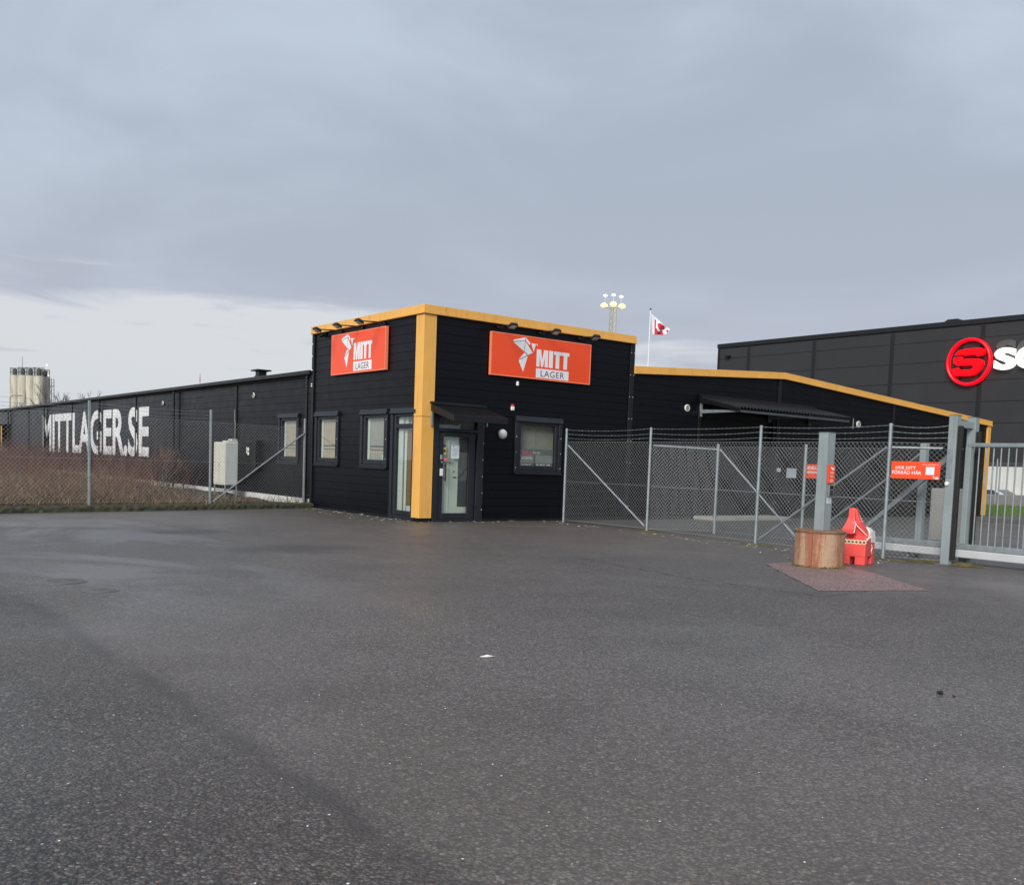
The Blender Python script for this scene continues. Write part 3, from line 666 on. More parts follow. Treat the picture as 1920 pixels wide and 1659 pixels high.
for u in (9.9, 13.2, 15.35):
    part('bracket', MB().prism([(u-.03, 3.12), (u+.03, 3.12), (u+.03, 3.66), (u-.03, 3.66)], FR, .07, .005)
         .hexa([FR(u-.03, .07, 3.22), FR(u+.03, .07, 3.22), FR(u+.03, 1.50, 3.235), FR(u-.03, 1.50, 3.235)], [FR(u-.03, .07, 3.33), FR(u+.03, .07, 3.33), FR(u+.03, 1.50, 3.285), FR(u-.03, 1.50, 3.285)]), 'galv' if u < 10 else 'galv_dark', C2)
part('side_plate', MB().hexa([FR(9.80, .03, 3.56), FR(9.83, .03, 3.56), FR(9.83, 1.60, 3.24), FR(9.80, 1.60, 3.24)], [FR(9.80, .03, 3.70), FR(9.83, .03, 3.70), FR(9.83, 1.60, 3.335), FR(9.80, 1.60, 3.335)]), 'black_trim', C2)
part('gutter_end', MB().tube(FR(15.48, 1.62, 3.36), FR(15.48, 1.62, 3.02), .02, 8), 'galv_dark', C2)
# round vents
def vent(fn, u, z, r, ax):
    v_ = part('vent', MB().lathe(fn(u, .02, z), [(r, 0), (r, .03), (r*.82, .04), (r*.80, .02)], 24, ax), 'lamp_white', BLD, smooth_=True)
    part('grille', MB().lathe(fn(u, .045, z), [(r*.72, 0), (r*.72, .008)], 20, ax), 'util_grey' if r > .1 else 'black_metal', v_)
vent(FR, 9.28, 3.34, .105, (0, -1, 0)); vent(FR, 18.24, 3.33, .115, (0, -1, 0)); vent(FLL, -10.52, 3.42, .085, (-1, 0, 0)); vent(FLL, -19.9, 3.43, .085, (-1, 0, 0))
ch = part('roof_vent', MB().box(2.0, 2.36, 14.85, 15.25, 3.9, 4.46), 'black_trim', BLD, .008)
part('louvre', MB().box(2.03, 2.33, 14.88, 15.22, 4.46, 4.63), 'black_metal', ch)
part('cap', MB().box(1.90, 2.46, 14.72, 15.38, 4.63, 4.68), 'black_trim', ch, .008)
cb = MB(); pts = [FLL(-12.07+.02*math.sin(z*3)+(.05 if z < 2.6 else 0), .06, z) for z in [1.9+.12*i for i in range(10)]]; part('cable', cb.path(pts, .014, 6), 'util_grey', BLD, smooth_=True)
# painted lettering on the long wall
for nm, s, b0, b1 in (('wall_lettering', 'MITTLAGER.SE', 42.35, 21.8),):
    text(nm, s, 'wall_paint', w_long, FLL(-b0, .002, 1.20), (0, -1, 0), (0, 0, 1), height=2.17, width=b0-b1, bold=.026, depth=.003, space=1.0)
# paper notice and push button by the loading door
part('wall_notice', MB().prism([(14.3, 1.35), (14.82, 1.35), (14.82, 1.67), (14.3, 1.67)], FR, .012, -.001), 'paper', BLD)
part('push_button', MB().prism([(13.72, 1.53), (13.86, 1.53), (13.86, 1.66), (13.72, 1.66)], FR, .10, .028), 'lamp_white', BLD, .01)

# ------------------------------------------------------------------ wall signs
BIRD = {'wing_edge': [(.685, .933), (1.083, 1.037), (1.081, .959), (.706, .894)], 'wing': [(.696, .877), (1.075, .945), (1.044, .677)],
        'breast': [(1.089, .947), (1.344, .67), (1.181, .594), (1.054, .667)], 'shoulder': [(1.097, 1.032), (1.247, .904), (1.217, .848), (1.093, .957)],
        'head': [(1.277, .907), (1.433, .901), (1.365, .696)], 'beak': [(1.443, .902), (1.474, .909), (1.506, .854), (1.45, .879)],
        'belly': [(1.059, .64), (1.165, .588), (.886, .457)], 'tail': [(.877, .433), (1.177, .573), (1.038, .154)]}
MSHAPE = [(0, 0), (0, 1), (.37, 1), (.5, .42), (.63, 1), (1, 1), (1, 0), (.73, 0), (.73, .66), (.585, 0), (.415, 0), (.27, .66), (.27, 0)]
TSHAPE = [(.26, 0), (.26, .80), (0, .80), (0, 1), (1, 1), (1, .80), (.74, .80), (.74, 0)]
ISHAPE = [(0, 0), (0, 1), (1, 1), (1, 0)]
def print_logo(sg, F, depth, dark='mauve_text', detail=True, xd=(1, 0, 0)):
    """origami bird and word mark; F maps sign metres to (u, z) on the board"""
    def pz(name, poly, mat, d=0.0):
        part(name, MB().prism([F(*q)[1:] for q in poly], F(0, 0)[0], depth+d+.003, depth+d), mat, sg)
    for k, poly in BIRD.items(): pz('bird_'+k, poly, 'sign_white')
    if detail:
        for a, b in (((.70, .885), (1.078, .952)), ((1.086, 1.03), (1.082, .95)), ((1.08, .95), (1.05, .672)), ((1.082, .952), (1.344, .668)), ((1.052, .668), (1.182, .594)), ((.88, .445), (1.176, .58))):
            dx_, dy_ = b[0]-a[0], b[1]-a[1]; l_ = math.hypot(dx_, dy_); nx_, ny_ = -dy_/l_*.006, dx_/l_*.006
            pz('fold', [(a[0]+nx_, a[1]+ny_), (b[0]+nx_, b[1]+ny_), (b[0]-nx_, b[1]-ny_), (a[0]-nx_, a[1]-ny_)], 'fold_line', .001)
    for ch_, sh, x0, x1 in (('M', MSHAPE, 1.470, 1.856), ('I', ISHAPE, 1.890, 2.024), ('T', TSHAPE, 2.056, 2.314), ('T', TSHAPE, 2.331, 2.588)):
        pz('letter', [(x0+(x1-x0)*a, .328+.443*b) for a, b in sh], 'sign_white')
    pz('word_box', [(1.466, .042), (2.586, .042), (2.586, .282), (1.466, .282)], 'sign_white')
    f, u, z = F(1.622, .076); f2, u2, z2 = F(2.432, .240)
    text('lettering', 'LAGER', dark, sg, f(u, depth+.0032, z), xd, (0, 0, 1), height=z2-z, width=abs(u2-u), depth=.002, bold=.004, space=1.1)
def sign_board(name, fn, u0, u1, z0, z1, label, fu, xd):
    sg = thing(name, fn((u0+u1)/2, 0, z0), label, 'sign', 'orange company signs on the corner office')
    part('board', MB().prism([(u0, z0), (u1, z0), (u1, z1), (u0, z1)], fn, .10, .03), 'orange', sg, .006)
    e = .022
    part('edge_trim', MB().prism([(u0-.004, z0-.004), (u1+.004, z0-.004), (u1+.004, z0+e), (u0-.004, z0+e)], fn, .105, .028).prism([(u0-.004, z1-e), (u1+.004, z1-e), (u1+.004, z1+.004), (u0-.004, z1+.004)], fn, .105, .028)
         .prism([(u0-.004, z0+e), (u0+e, z0+e), (u0+e, z1-e), (u0-.004, z1-e)], fn, .105, .028).prism([(u1-e, z0+e), (u1+.004, z0+e), (u1+.004, z1-e), (u1-e, z1-e)], fn, .105, .028), 'orange_edge', sg)
    print_logo(sg, fu, .1005, xd=xd)
    return sg
sign_board('company_sign', FR, 1.91, 5.27, 3.715, 4.79, 'wide orange sign with white bird and lettering above the office window', lambda x, y: (FR, 1.91+x, 3.715+y), (1, 0, 0))
sign_board('company_sign', FL, -4.68, -1.68, 3.76, 4.85, 'orange sign with white bird on the side wall left of the yellow corner', lambda x, y: (FL, -4.68+(x-.685)*.89+.60, 3.76+y*1.015+.008), (0, -1, 0))

# ------------------------------------------------------------------ spot lamps above the signs
def spot(fn, u, reach, label, k):
    t = thing('sign_spotlight', fn(u, 0, 4.93), label, 'spotlight', 'spotlights above the orange signs')
    ax = Vector(fn(0, 1, 0))-Vector(fn(0, 0, 0))
    part('wall_mount', MB().lathe(fn(u, .0, 4.93), [(.055, 0), (.055, .03), (.03, .06)], 14, ax).prism([(u-.10, 4.90), (u+.10, 4.90), (u+.10, 4.95), (u-.10, 4.95)], fn, .05, .005), 'black_metal', t, smooth_=True)
    part('arm', MB().path([fn(u, .05, 4.93), fn(u, .25, 4.955), fn(u, reach-.1, 4.93)], .016, 8), 'black_metal', t, smooth_=True)
    c0, c1 = reach-.09, reach+.09
    h = part('head', MB().hexa([fn(u-.12, c0, 4.845), fn(u+.12, c0, 4.845), fn(u+.12, c1, 4.92), fn(u-.12, c1, 4.92)],
                               [fn(u-.09, c0-.01, 4.925), fn(u+.09, c0-.01, 4.925), fn(u+.09, c1-.04, 4.985), fn(u-.09, c1-.04, 4.985)]), 'black_metal', t, .012, seg=2)
    part('lens', MB().hexa([fn(u-.08, c0+.03, 4.852), fn(u+.08, c0+.03, 4.852), fn(u+.08, c1-.03, 4.902), fn(u-.08, c1-.03, 4.902)],
                           [fn(u-.08, c0+.033, 4.842), fn(u+.08, c0+.033, 4.842), fn(u+.08, c1-.027, 4.894), fn(u-.08, c1-.027, 4.894)]), 'lens', h)
for u, rc, s in ((-4.29, .75, 'black arm spotlight on the side wall, farthest from the yellow corner'), (-3.08, .76, 'black arm spotlight on the side wall, middle of three'), (-1.92, .75, 'black arm spotlight on the side wall, nearest the yellow corner')): spot(FL, u, rc, s, 0)
for u, rc, s in ((2.19, .60, 'black arm spotlight above the front sign, nearest the yellow corner'), (3.55, .66, 'black arm spotlight above the front sign, middle of three'), (4.91, .67, 'black arm spotlight above the front sign, farthest from the yellow corner')): spot(FR, u, rc, s, 1)
# small wall devices
t = thing('wall_lamp', FR(2.41, 0, 2.24), 'round white bulkhead lamp on the black wall right of the door', 'lamp')
part('base', MB().lathe(FR(2.41, 0, 2.24), [(.125, 0), (.125, .05)], 28, (0, -1, 0)), 'util_grey', t, smooth_=True)
part('dome', MB().lathe(FR(2.41, .05, 2.24), [(.118, 0), (.112, .03), (.09, .06), (.05, .08), (.01, .086)], 28, (0, -1, 0)), 'lamp_white', t, smooth_=True)
t = thing('alarm_siren', FR(2.71, 0, 2.86), 'small red and white alarm siren above the canopy end', 'alarm')
part('housing', MB().prism([(2.66, 2.86), (2.76, 2.86), (2.76, 2.965), (2.66, 2.965)], FR, .05, 0), 'lamp_white', t, .012)
part('beacon', MB().prism([(2.665, 2.967), (2.755, 2.967), (2.755, 3.02), (2.665, 3.02)], FR, .045, 0), 'alarm_red', t, .012)
t = thing('motion_sensor', FR(2.84, 0, 3.5), 'small white motion sensor just below the wide orange sign', 'sensor')
part('body', MB().lathe(FR(2.84, .03, 3.50), [(.02, 0), (.038, .012), (.04, .05), (.038, .10), (.02, .115)], 14), 'lamp_white', t, smooth_=True)
part('lens', MB().lathe(FR(2.84, .068, 3.56), [(.02, 0), (.014, .006)], 12, (0, -1, 0)), 'lens', t)
t = thing('security_camera', FL(-5.23, 0, 4.9), 'small black camera bracket under the yellow edge of the side wall', 'camera')
part('bracket', MB().prism([(-5.26, 4.86), (-5.20, 4.86), (-5.20, 4.98), (-5.26, 4.98)], FL, .05, 0), 'black_metal', t)
part('body', MB().tube(FL(-5.23, .05, 4.92), FL(-5.17, .22, 4.86), .035, 10), 'black_metal', t, smooth_=True)

# ------------------------------------------------------------------ fences
def chain(p0, p1, z0, z1, cell, r, thing_, top=True, sag=0):
    """woven diagonal wires, each a thin rod, clipped to the fence field"""
    p0, p1 = Vector((*p0, 0)), Vector((*p1, 0)); L_ = (p1-p0).length; d = (p1-p0)/L_; nrm = Vector((-d.y, d.x, 0)); H = z1-z0
    mb = MB(); k = -int(H/cell)-1
    while k*cell < L_+H:
        for sgn in (1, -1):
            s0 = k*cell; a = (s0, 0.) if sgn > 0 else (s0, H); b = (s0+H, H) if sgn > 0 else (s0+H, 0.)
            ta = max(0, (0-a[0])/H); tb = min(1, (L_-a[0])/H)
            if tb-ta < .01: continue
            q = [(a[0]+(b[0]-a[0])*t, a[1]+(b[1]-a[1])*t) for t in (ta, tb)]
            pts = [p0+d*x+nrm*(sgn*r*.9)+Vector((0, 0, z0+z)) for x, z in q]
            mb.tube(pts[0], pts[1], r, 3, caps=False)
        k += 1
    o = part('chain_link_mesh', mb, 'galv_wire', thing_, norm=False); o['kind'] = 'stuff'
    for z in (z0+.02, (z0+z1)/2, z1):
        part('tension_wire', MB().tube(p0+Vector((0, 0, z)), p1+Vector((0, 0, z)), r*.9, 5), 'galv_wire', thing_)
def barbed(p0, p1, z, thing_, seed=0):
    rnd = random.Random(seed); p0, p1 = Vector((*p0, z)), Vector((*p1, z+rnd.uniform(-.01, .01))); n = 10; sag = rnd.uniform(.015, .05)
    pts = [p0.lerp(p1, i/n)-Vector((0, 0, sag*4*(i/n)*(1-i/n))) for i in range(n+1)]
    mb = MB().path(pts, .0035, 4); L_ = (p1-p0).length; k = int(L_/.12)
    for i in range(1, k):
        t = i/k; c_ = p0.lerp(p1, t)-Vector((0, 0, sag*4*t*(1-t)))
        a = rnd.uniform(0, 3); v_ = Vector((math.sin(a)*.012, math.cos(a)*.012, .014)); mb.tube(c_-v_, c_+v_, .002, 3)
    part('barbed_wire', mb, 'galv', thing_)
def post(p, h, thing_, r=.032, z=0, square=False):
    x, y = p
    if square:
        po = part('post', MB().box(x-.028, x+.028, y-.028, y+.028, z, h), 'galv', thing_, .006)
        mb = MB()
        for i in range(6): mb.box(x-.031, x-.0285, y-.008, y+.008, h-.05-.1*i-.02, h-.05-.1*i)
        part('notch', mb, 'galv_dark', po)
    else:
        po = part('post', MB().tube((x, y, z), (x, y, h), r, 14), 'galv', thing_, smooth_=True)
        part('cap', MB().lathe((x, y, h-.03), [(r+.004, 0), (r+.004, .03), (r*.5, .045)], 14), 'galv', po, smooth_=True)
    return po
def brace(a, b, thing_, r=.022): part('brace', MB().tube(a, b, r, 10), 'galv', thing_, smooth_=True)
# right fence, from the office wall out to the gate
RF = [(4.07, -.62), (4.05, -3.70), (3.72, -7.16), (3.55, -10.16), (3.85, -11.12)]
FX = thing('chain_link_fence', (4.0, -5, 0), 'galvanised chain link fence with barbed wire from office wall to gate', 'fence')
for p_ in RF[:4]: post(p_, 2.45, FX)
for a, b in zip(RF, RF[1:]): chain(a, b, .05, 2.12, .092, .0027, FX)
for i, (a, b) in enumerate(zip(RF, RF[1:])):
    for j, z in enumerate((2.21, 2.32, 2.43)): barbed(a, b, z, FX, i*5+j)
brace((4.07, -.70, 2.02), (4.05, -3.62, .12), FX); brace((3.56, -10.1, 2.03), (3.72, -7.25, .12), FX); brace((3.56, -10.2, 2.03), (3.84, -11.0, 2.03), FX)
# inner fence
IF = [(5.36, -4.65), (5.15, -7.25), (4.95, -10.05)]
FI = thing('chain_link_fence', (5.15, -7, 0), 'shorter inner chain link fence standing behind the barbed wire fence', 'fence')
for p_ in IF: post(p_, 2.12, FI, .034)
chain((4.08, -3.75), IF[0], .05, 2.06, .092, .0023, FI)
for a, b in zip(IF, IF[1:]): chain(a, b, .05, 2.06, .092, .0023, FI)
brace((4.1, -3.75, 2.04), (5.34, -4.63, 2.0), FI); brace((5.35, -4.72, 2.0), (5.17, -7.1, .12), FI); brace((4.95, -9.98, 1.97), (5.14, -7.4, .12), FI)
# left fence on the kerb
def lf(x): return (x, 5.98+.245*x)
LP = [(-.16, 6.16), lf(-3.3), lf(-6.5), lf(-9.7), lf(-12.9)]
FL_ = thing('chain_link_fence', (-6, 4.5, .1), 'chain link fence on a mossy kerb in front of the lettered long wall', 'fence')
for i, p_ in enumerate(LP): post(p_, 2.62 if i else 2.58, FL_, z=.12, square=True)
for a, b in zip(LP, LP[1:]): chain(a, b, .20, 2.30, .100, .0026, FL_)
for i, (a, b) in enumerate(zip(LP, LP[1:])):
    if i:
        for j, z in enumerate((2.39, 2.48, 2.57)): barbed(a, b, z, FL_, 40+i*5+j)
brace((-.18, 6.14, 2.15), (LP[1][0]+.08, LP[1][1], .2), FL_)

# ------------------------------------------------------------------ gate posts and sliding gate
def gate_post(a0, a1, b, h, label, plate=True):
    t = thing('gate_post', ((a0+a1)/2, b, 0), label, 'post', 'grey steel posts holding the sliding gate')
    part('column', MB().box(a0, a1, b-.075, b+.075, 0, h), 'post_paint', t, .008)
    part('base_plate', MB().box(a0-.06, a1+.06, b-.14, b+.14, .0, .02), 'galv_dark', t)
    part('top_cap', MB().box(a0-.003, a1+.003, b-.078, b+.078, h, h+.008), 'galv_dark', t)
    return t
gp = gate_post(3.78, 3.93, -11.18, 2.60, 'front grey steel gate post with a round lock and rubber strip')
part('lock', MB().lathe((3.78, -11.15, 1.42), [(.035, 0), (.035, .025), (.015, .03)], 16, (-1, 0, 0)), 'lamp_white', gp, smooth_=True)
part('lock_plate', MB().box(3.772, 3.78, -11.215, -11.12, 1.52, 2.02), 'galv', gp)
part('rubber_strip', MB().box(3.80, 3.88, -11.335, -11.262, .10, 2.42), 'rubber', gp, .01)
part('edge_channel', MB().box(3.79, 3.90, -11.262, -11.256, .10, 2.45), 'galv', gp)
gp2 = gate_post(4.42, 4.56, -11.18, 2.60, 'rear grey steel gate post behind the gate leaf')
part('rubber_strip', MB().box(4.44, 4.52, -11.335, -11.262, .10, 2.35), 'rubber', gp2, .01)
part('top_tie', MB().box(3.935, 4.415, -11.22, -11.14, 2.40, 2.52), 'post_paint', gp, .006)
G = thing('sliding_gate', (4.2, -12, 0), 'galvanised sliding gate with upright bars on a pale bottom beam', 'gate')
B0, B1 = -11.24, -16.6
part('bottom_beam', MB().box(4.12, 4.28, B1, -9.1, .13, .27), 'cabinet_grey', G, .012)
part('lower_rail', MB().box(4.14, 4.26, B1, -9.1, .275, .37), 'galv', G, .008)
part('top_rail', MB().box(4.16, 4.24, B1, B0-.03, 2.07, 2.14), 'galv', G, .008)
part('end_post', MB().box(4.15, 4.25, B0-.10, B0-.0, .372, 2.068), 'post_paint', G, .006)
yb = B0-.22; i = 0
while yb > B1+.1:
    if i % 8 == 7: part('upright', MB().box(4.16, 4.24, yb-.04, yb+.04, .372, 2.068), 'galv', G, .006)
    else: part('bar', MB().tube((4.2, yb, .36), (4.2, yb, 2.08), .0125, 10), 'galv', G, smooth_=True)
    yb -= .127; i += 1
part('tail_brace', MB().hexa([(4.17, -9.15, .37), (4.23, -9.15, .37), (4.23, -9.25, .37), (4.17, -9.25, .37)], [(4.17, -11.1, 2.10), (4.23, -11.1, 2.10), (4.23, -11.17, 2.03), (4.17, -11.17, 2.03)]), 'galv', G)
part('tail_end', MB().box(4.12, 4.28, -9.1, -9.06, .13, .45), 'galv_dark', G)
t = thing('roller_post', (4.55, -10.25, 0), 'grey steel roller post beside the gate tail behind the fence', 'post')
part('column', MB().box(4.50, 4.62, -10.32, -10.20, 0, 2.14), 'post_paint', t, .006)
part('roller', MB().lathe((4.2, -10.26, .05), [(.05, -.0), (.05, .07)], 14), 'galv_dark', t)
part('roller_arm', MB().box(4.14, 4.52, -10.30, -10.22, .005, .05), 'galv_dark', t)
# grey cabinet in the yard
t = thing('utility_cabinet', (8.2, -8.9, 0), 'plain grey utility cabinet in the yard behind the fence', 'cabinet')
part('body', MB().box(7.9, 8.5, -9.15, -8.6, .06, 1.29), 'util_grey', t, .01)
part('door', MB().box(7.885, 7.899, -9.10, -8.65, .15, 1.22), 'util_grey', t, .004)
part('plinth', MB().box(7.93, 8.47, -9.12, -8.63, .004, .06), 'concrete', t)

# ------------------------------------------------------------------ fence signs
t = thing('fence_sign', (3.7, -10.6, 1.48), 'orange sign reading HYR DITT FÖRRÅD HÄR on the fence beside the gate', 'sign')
d_ = Vector((RF[4][0]-RF[3][0], RF[4][1]-RF[3][1], 0)).normalized(); o0 = Vector((RF[3][0], RF[3][1], 0))+d_*.06-Vector((-d_.y, d_.x, 0))*.012; nrm = -Vector((-d_.y, d_.x, 0)); nrm = -nrm if nrm.x > 0 else nrm
FS = lambda u, o, z: tuple(o0+d_*u+nrm*o+Vector((0, 0, z)))
part('board', MB().prism([(0, 1.48), (.82, 1.48), (.82, 1.785), (0, 1.785)], FS, .03, .02), 'orange', t, .003)
text('lettering', 'HYR DITT', 'sign_white', t, FS(.075, .031, 1.645), d_, (0, 0, 1), height=.055, width=.34, bold=.006, depth=.002)
text('lettering', 'FÖRRÅD HÄR', 'sign_white', t, FS(.02, .031, 1.56), d_, (0, 0, 1), height=.078, width=.49, bold=.006, depth=.002)
text('lettering', 'www.mittlager.se', 'sign_white', t, FS(.52, .031, 1.728), d_, (0, 0, 1), height=.018, width=.27, bold=.01, depth=.002)
part('code_field', MB().prism([(.585, 1.562), (.725, 1.562), (.725, 1.70), (.585, 1.70)], FS, .033, .030), 'paper', t)
def mini(t, F, s, xd, u, z):
    for k, poly in BIRD.items(): part('bird_'+k, MB().prism([(u+(a-.685)*s, z+b*s) for a, b in poly], F, .033, .031), 'sign_white', t)
    for sh, x0, x1 in ((MSHAPE, 1.470, 1.856), (ISHAPE, 1.890, 2.024), (TSHAPE, 2.056, 2.314), (TSHAPE, 2.331, 2.588), (ISHAPE, 1.466, 2.586)):
        zz_, hh = (.042, .24) if x1-x0 > 1 else (.328, .443)
        part('letter', MB().prism([(u+(x0+(x1-x0)*a-.685)*s, z+(zz_+hh*b)*s) for a, b in sh], F, .033, .031), 'sign_white', t)
mini(t, FS, .052, d_, .70, 1.485)
t = thing('fence_sign', (4.98, -7.6, 1.41), 'orange sign on the inner fence, half hidden behind the grey column', 'sign')
d2 = Vector((IF[2][0]-IF[1][0], IF[2][1]-IF[1][1], 0)).normalized(); o1 = Vector((IF[1][0], IF[1][1], 0))-d2*.08-Vector((.0, 0, 0)); n2 = Vector((d2.y, -d2.x, 0)); n2 = -n2 if n2.x > 0 else n2
FS2 = lambda u, o, z: tuple(o1+d2*u+n2*o+Vector((0, 0, z)))
part('board', MB().prism([(0, 1.41), (.56, 1.41), (.56, 1.71), (0, 1.71)], FS2, -.035, -.045), 'orange', t, .003)
text('lettering', 'BUDSLUSS', 'sign_white', t, FS2(.02, -.034, 1.60), d2, (0, 0, 1), height=.065, width=.47, bold=.02, depth=.002)
text('lettering', 'mittlager.se', 'sign_white', t, FS2(.05, -.034, 1.50), d2, (0, 0, 1), height=.075, width=.44, bold=.015, depth=.002, shear=.2)

# ------------------------------------------------------------------ planter, column, horse barrier
PX, PY = 1.22, -10.45
CX_, CY_ = PX, PY; PX, PY = 1.15, -10.47
t = thing('steel_planter', (PX, PY, 0), 'rusty round steel planter on the red asphalt at the foot of the column', 'planter')
mb = MB(); n = 64; rnd = random.Random(9)
rings = [(.478, .0), (.480, .03), (.480, .30), (.480, .575), (.486, .58), (.486, .595), (.462, .595), (.462, .50), (.0, .50)]
part('shell', MB().lathe((PX, PY, 0), [(.390, .0), (.392, .03), (.392, .30), (.392, .575), (.397, .58), (.397, .597), (.377, .597), (.377, .45)], n), 'rust', t, smooth_=True)
part('rim', MB().lathe((PX, PY, .555), [(.393, 0), (.402, .004), (.402, .034), (.393, .038)], 64), 'rust_dark', t, smooth_=True)
part('weld_seam', MB().tube((PX-.372, PY-.122, .0), (PX-.372, PY-.122, .555), .006, 6), 'rust_dark', t)
part('fill', MB().lathe((PX, PY, .47), [(.374, 0), (.374, .05), (.2, .06)], 40), 'soil', t, smooth_=True)
mb = MB()
for i in range(260):
    a = rnd.uniform(0, 6.283); r_ = .390+rnd.uniform(0, .03); x, y = PX+r_*math.cos(a), PY+r_*math.sin(a); s_ = rnd.uniform(.006, .02)
    mb.lathe((x, y, 0), [(s_, 0), (s_*.8, s_*1.2), (s_*.2, s_*1.9)], 5)
o = part('moss_rim', mb, 'moss', t); o['kind'] = 'stuff'
PX, PY = CX_, CY_
t = thing('access_column', (PX, PY, .5), 'grey square steel column with keypad standing in the rusty planter', 'column')
h = .095
part('shaft', MB().box(PX-h, PX+h, PY-h, PY+h, .48, 2.18), 'post_paint', t, .006)
part('weld_seam', MB().box(PX-h-.004, PX-h+.006, PY-h-.004, PY-h+.006, .5, 2.17), 'galv', t)
part('cap', MB().box(PX-h-.004, PX+h+.004, PY-h-.004, PY+h+.004, 2.18, 2.19), 'galv_dark', t)
FC = lambda u, o, z: (PX+u, PY-h-o, z)
t2 = thing('column_sign', (PX, PY-h, 1.36), 'small upright orange sign on the side of the grey column', 'sign')
part('board', MB().prism([(-.08, 1.36), (.09, 1.36), (.085, 1.66), (-.08, 1.66)], FC, .030, .001), 'orange', t2, .002)
mini(t2, FC, .055, (1, 0, 0), -.045, 1.575)
for k, (zz_, w_) in enumerate(((1.545, .10), (1.530, .08), (1.515, .10), (1.475, .10), (1.46, .05), (1.42, .09), (1.40, .11), (1.385, .07))):
    part('print_line', MB().prism([(-w_/2, zz_), (w_/2, zz_), (w_/2, zz_+.006), (-w_/2, zz_+.006)], FC, .033, .0305), 'sign_white', t2)
t2 = thing('intercom', (PX+.01, PY-h, 1.13), 'small keypad intercom on the grey column below its orange sign', 'intercom')
part('housing', MB().prism([(-.055, 1.14), (.075, 1.14), (.075, 1.34), (-.055, 1.34)], FC, .035, .001), 'steel', t2, .006)
part('display', MB().prism([(-.035, 1.265), (.055, 1.265), (.055, 1.325), (-.035, 1.325)], FC, .038, .036), 'black_metal', t2)
for r_ in range(4):
    for c_ in range(3): part('key', MB().prism([(-.033+.031*c_, 1.155+.025*r_), (-.008+.031*c_, 1.155+.025*r_), (-.008+.031*c_, 1.174+.025*r_), (-.033+.031*c_, 1.174+.025*r_)], FC, .040, .036), 'black_metal', t2)
t2 = thing('paper_notice', (PX, PY-h, 1.03), 'small white paper notice below the keypad on the grey column', 'notice')
part('sheet', MB().prism([(-.055, 1.035), (.055, 1.035), (.055, 1.13), (-.055, 1.13)], FC, .004, .001), 'paper', t2)
for k in range(4): part('print_line', MB().prism([(-.035, 1.05+.018*k), (.035-.01*(k % 2), 1.05+.018*k), (.035-.01*(k % 2), 1.055+.018*k), (-.035, 1.055+.018*k)], FC, .006, .0045), 'paper_ink', t2)

# horse shaped plastic barrier: local x to its right, y back, z up
hx = Vector((.250, -.968, 0)); hy = Vector((.968, .250, 0)); ho = Vector((2.13, -10.69, 0))
HP = lambda x, y, z: tuple(ho+hx*(x-.42)*.88+hy*y*.76+Vector((0, 0, z)))
t = thing('horse_barrier', tuple(ho), 'red plastic barrier shaped like a painted wooden horse beside the planter', 'barrier')
def loft(secs):           # secs: list of quads [(x,y,z)*4]
    mb = MB()
    for s_ in secs: mb.v += [HP(*q) for q in s_]
    for k in range(len(secs)-1):
        for i in range(4): mb.f.append((4*k+i, 4*k+(i+1) % 4, 4*k+4+(i+1) % 4, 4*k+4+i))
    mb.f += [(0, 1, 2, 3), tuple(4*(len(secs)-1)+i for i in range(4))]
    return mb
def hq(x0, x1, y0, y1, z, tilt=0): return [(x0, y0, z), (x1, y0, z), (x1, y1, z+tilt), (x0, y1, z+tilt)]
body = loft([hq(0, .42, .0, .66, .13), hq(0, .42, .0, .66, .34), hq(.0, .42, .02, .66, .42), hq(.005, .41, .11, .64, .455), hq(.03, .38, .15, .58, .53), hq(.07, .34, .16, .50, .56)])
part('body', body, 'red_plastic', t, .02, seg=2)
for x0, x1 in ((.0, .13), (.225, .42)):
    for y0, y1 in ((.0, .20), (.44, .66)):
        part('leg', loft([hq(x0, x1, y0, y1, .0), hq(x0, x1, y0, y1, .135)]), 'red_plastic', t, .008)
neck = loft([hq(.0, .415, .13, .46, .44), hq(.03, .36, .10, .38, .56), hq(.055, .29, .04, .29, .70), hq(.07, .225, .03, .20, .85), hq(.075, .20, .03, .15, .94)])
part('neck', neck, 'red_plastic', t, .014, seg=2)
head = loft([hq(.0, .215, -.16, .05, .52), hq(.0, .215, -.17, .05, .60), hq(.03, .20, -.10, .06, .68), hq(.065, .195, -.03, .08, .80), hq(.07, .195, -.02, .08, .955)])
part('head', head, 'red_plastic', t, .014, seg=2)
saddle = loft([hq(.06, .395, .36, .672, .46), hq(.05, .385, .37, .665, .56), hq(.09, .34, .40, .62, .615), hq(.15, .28, .44, .57, .63)])
part('saddle', saddle, 'white_print', t, .02, seg=2)
part('saddle_flap', MB().hexa([HP(.420, .36, .38), HP(.420, .665, .36), HP(.385, .665, .56), HP(.40, .37, .53)], [HP(.428, .36, .38), HP(.428, .665, .36), HP(.40, .67, .57), HP(.41, .37, .54)]), 'white_print', t)
mb = MB()
for k in range(6):
    cx = .03+.072*k; cz = .385
    for i in range(16):
        a = 2*math.pi*i/16
        mb.v += [HP(cx+.041*math.cos(a), -.006, cz+.037*math.sin(a)), HP(cx+.027*math.cos(a), -.006, cz+.023*math.sin(a)), HP(cx+.041*math.cos(a), .03, cz+.037*math.sin(a)), HP(cx+.027*math.cos(a), .03, cz+.023*math.sin(a))]
    b0 = k*64
    for i in range(16):
        j = (i+1) % 16; mb.f += [(b0+4*i, b0+4*j, b0+4*j+1, b0+4*i+1), (b0+4*i, b0+4*i+2, b0+4*j+2, b0+4*j), (b0+4*i+1, b0+4*j+1, b0+4*j+3, b0+4*i+3)]
part('collar_chain', mb, 'cream_print', t)
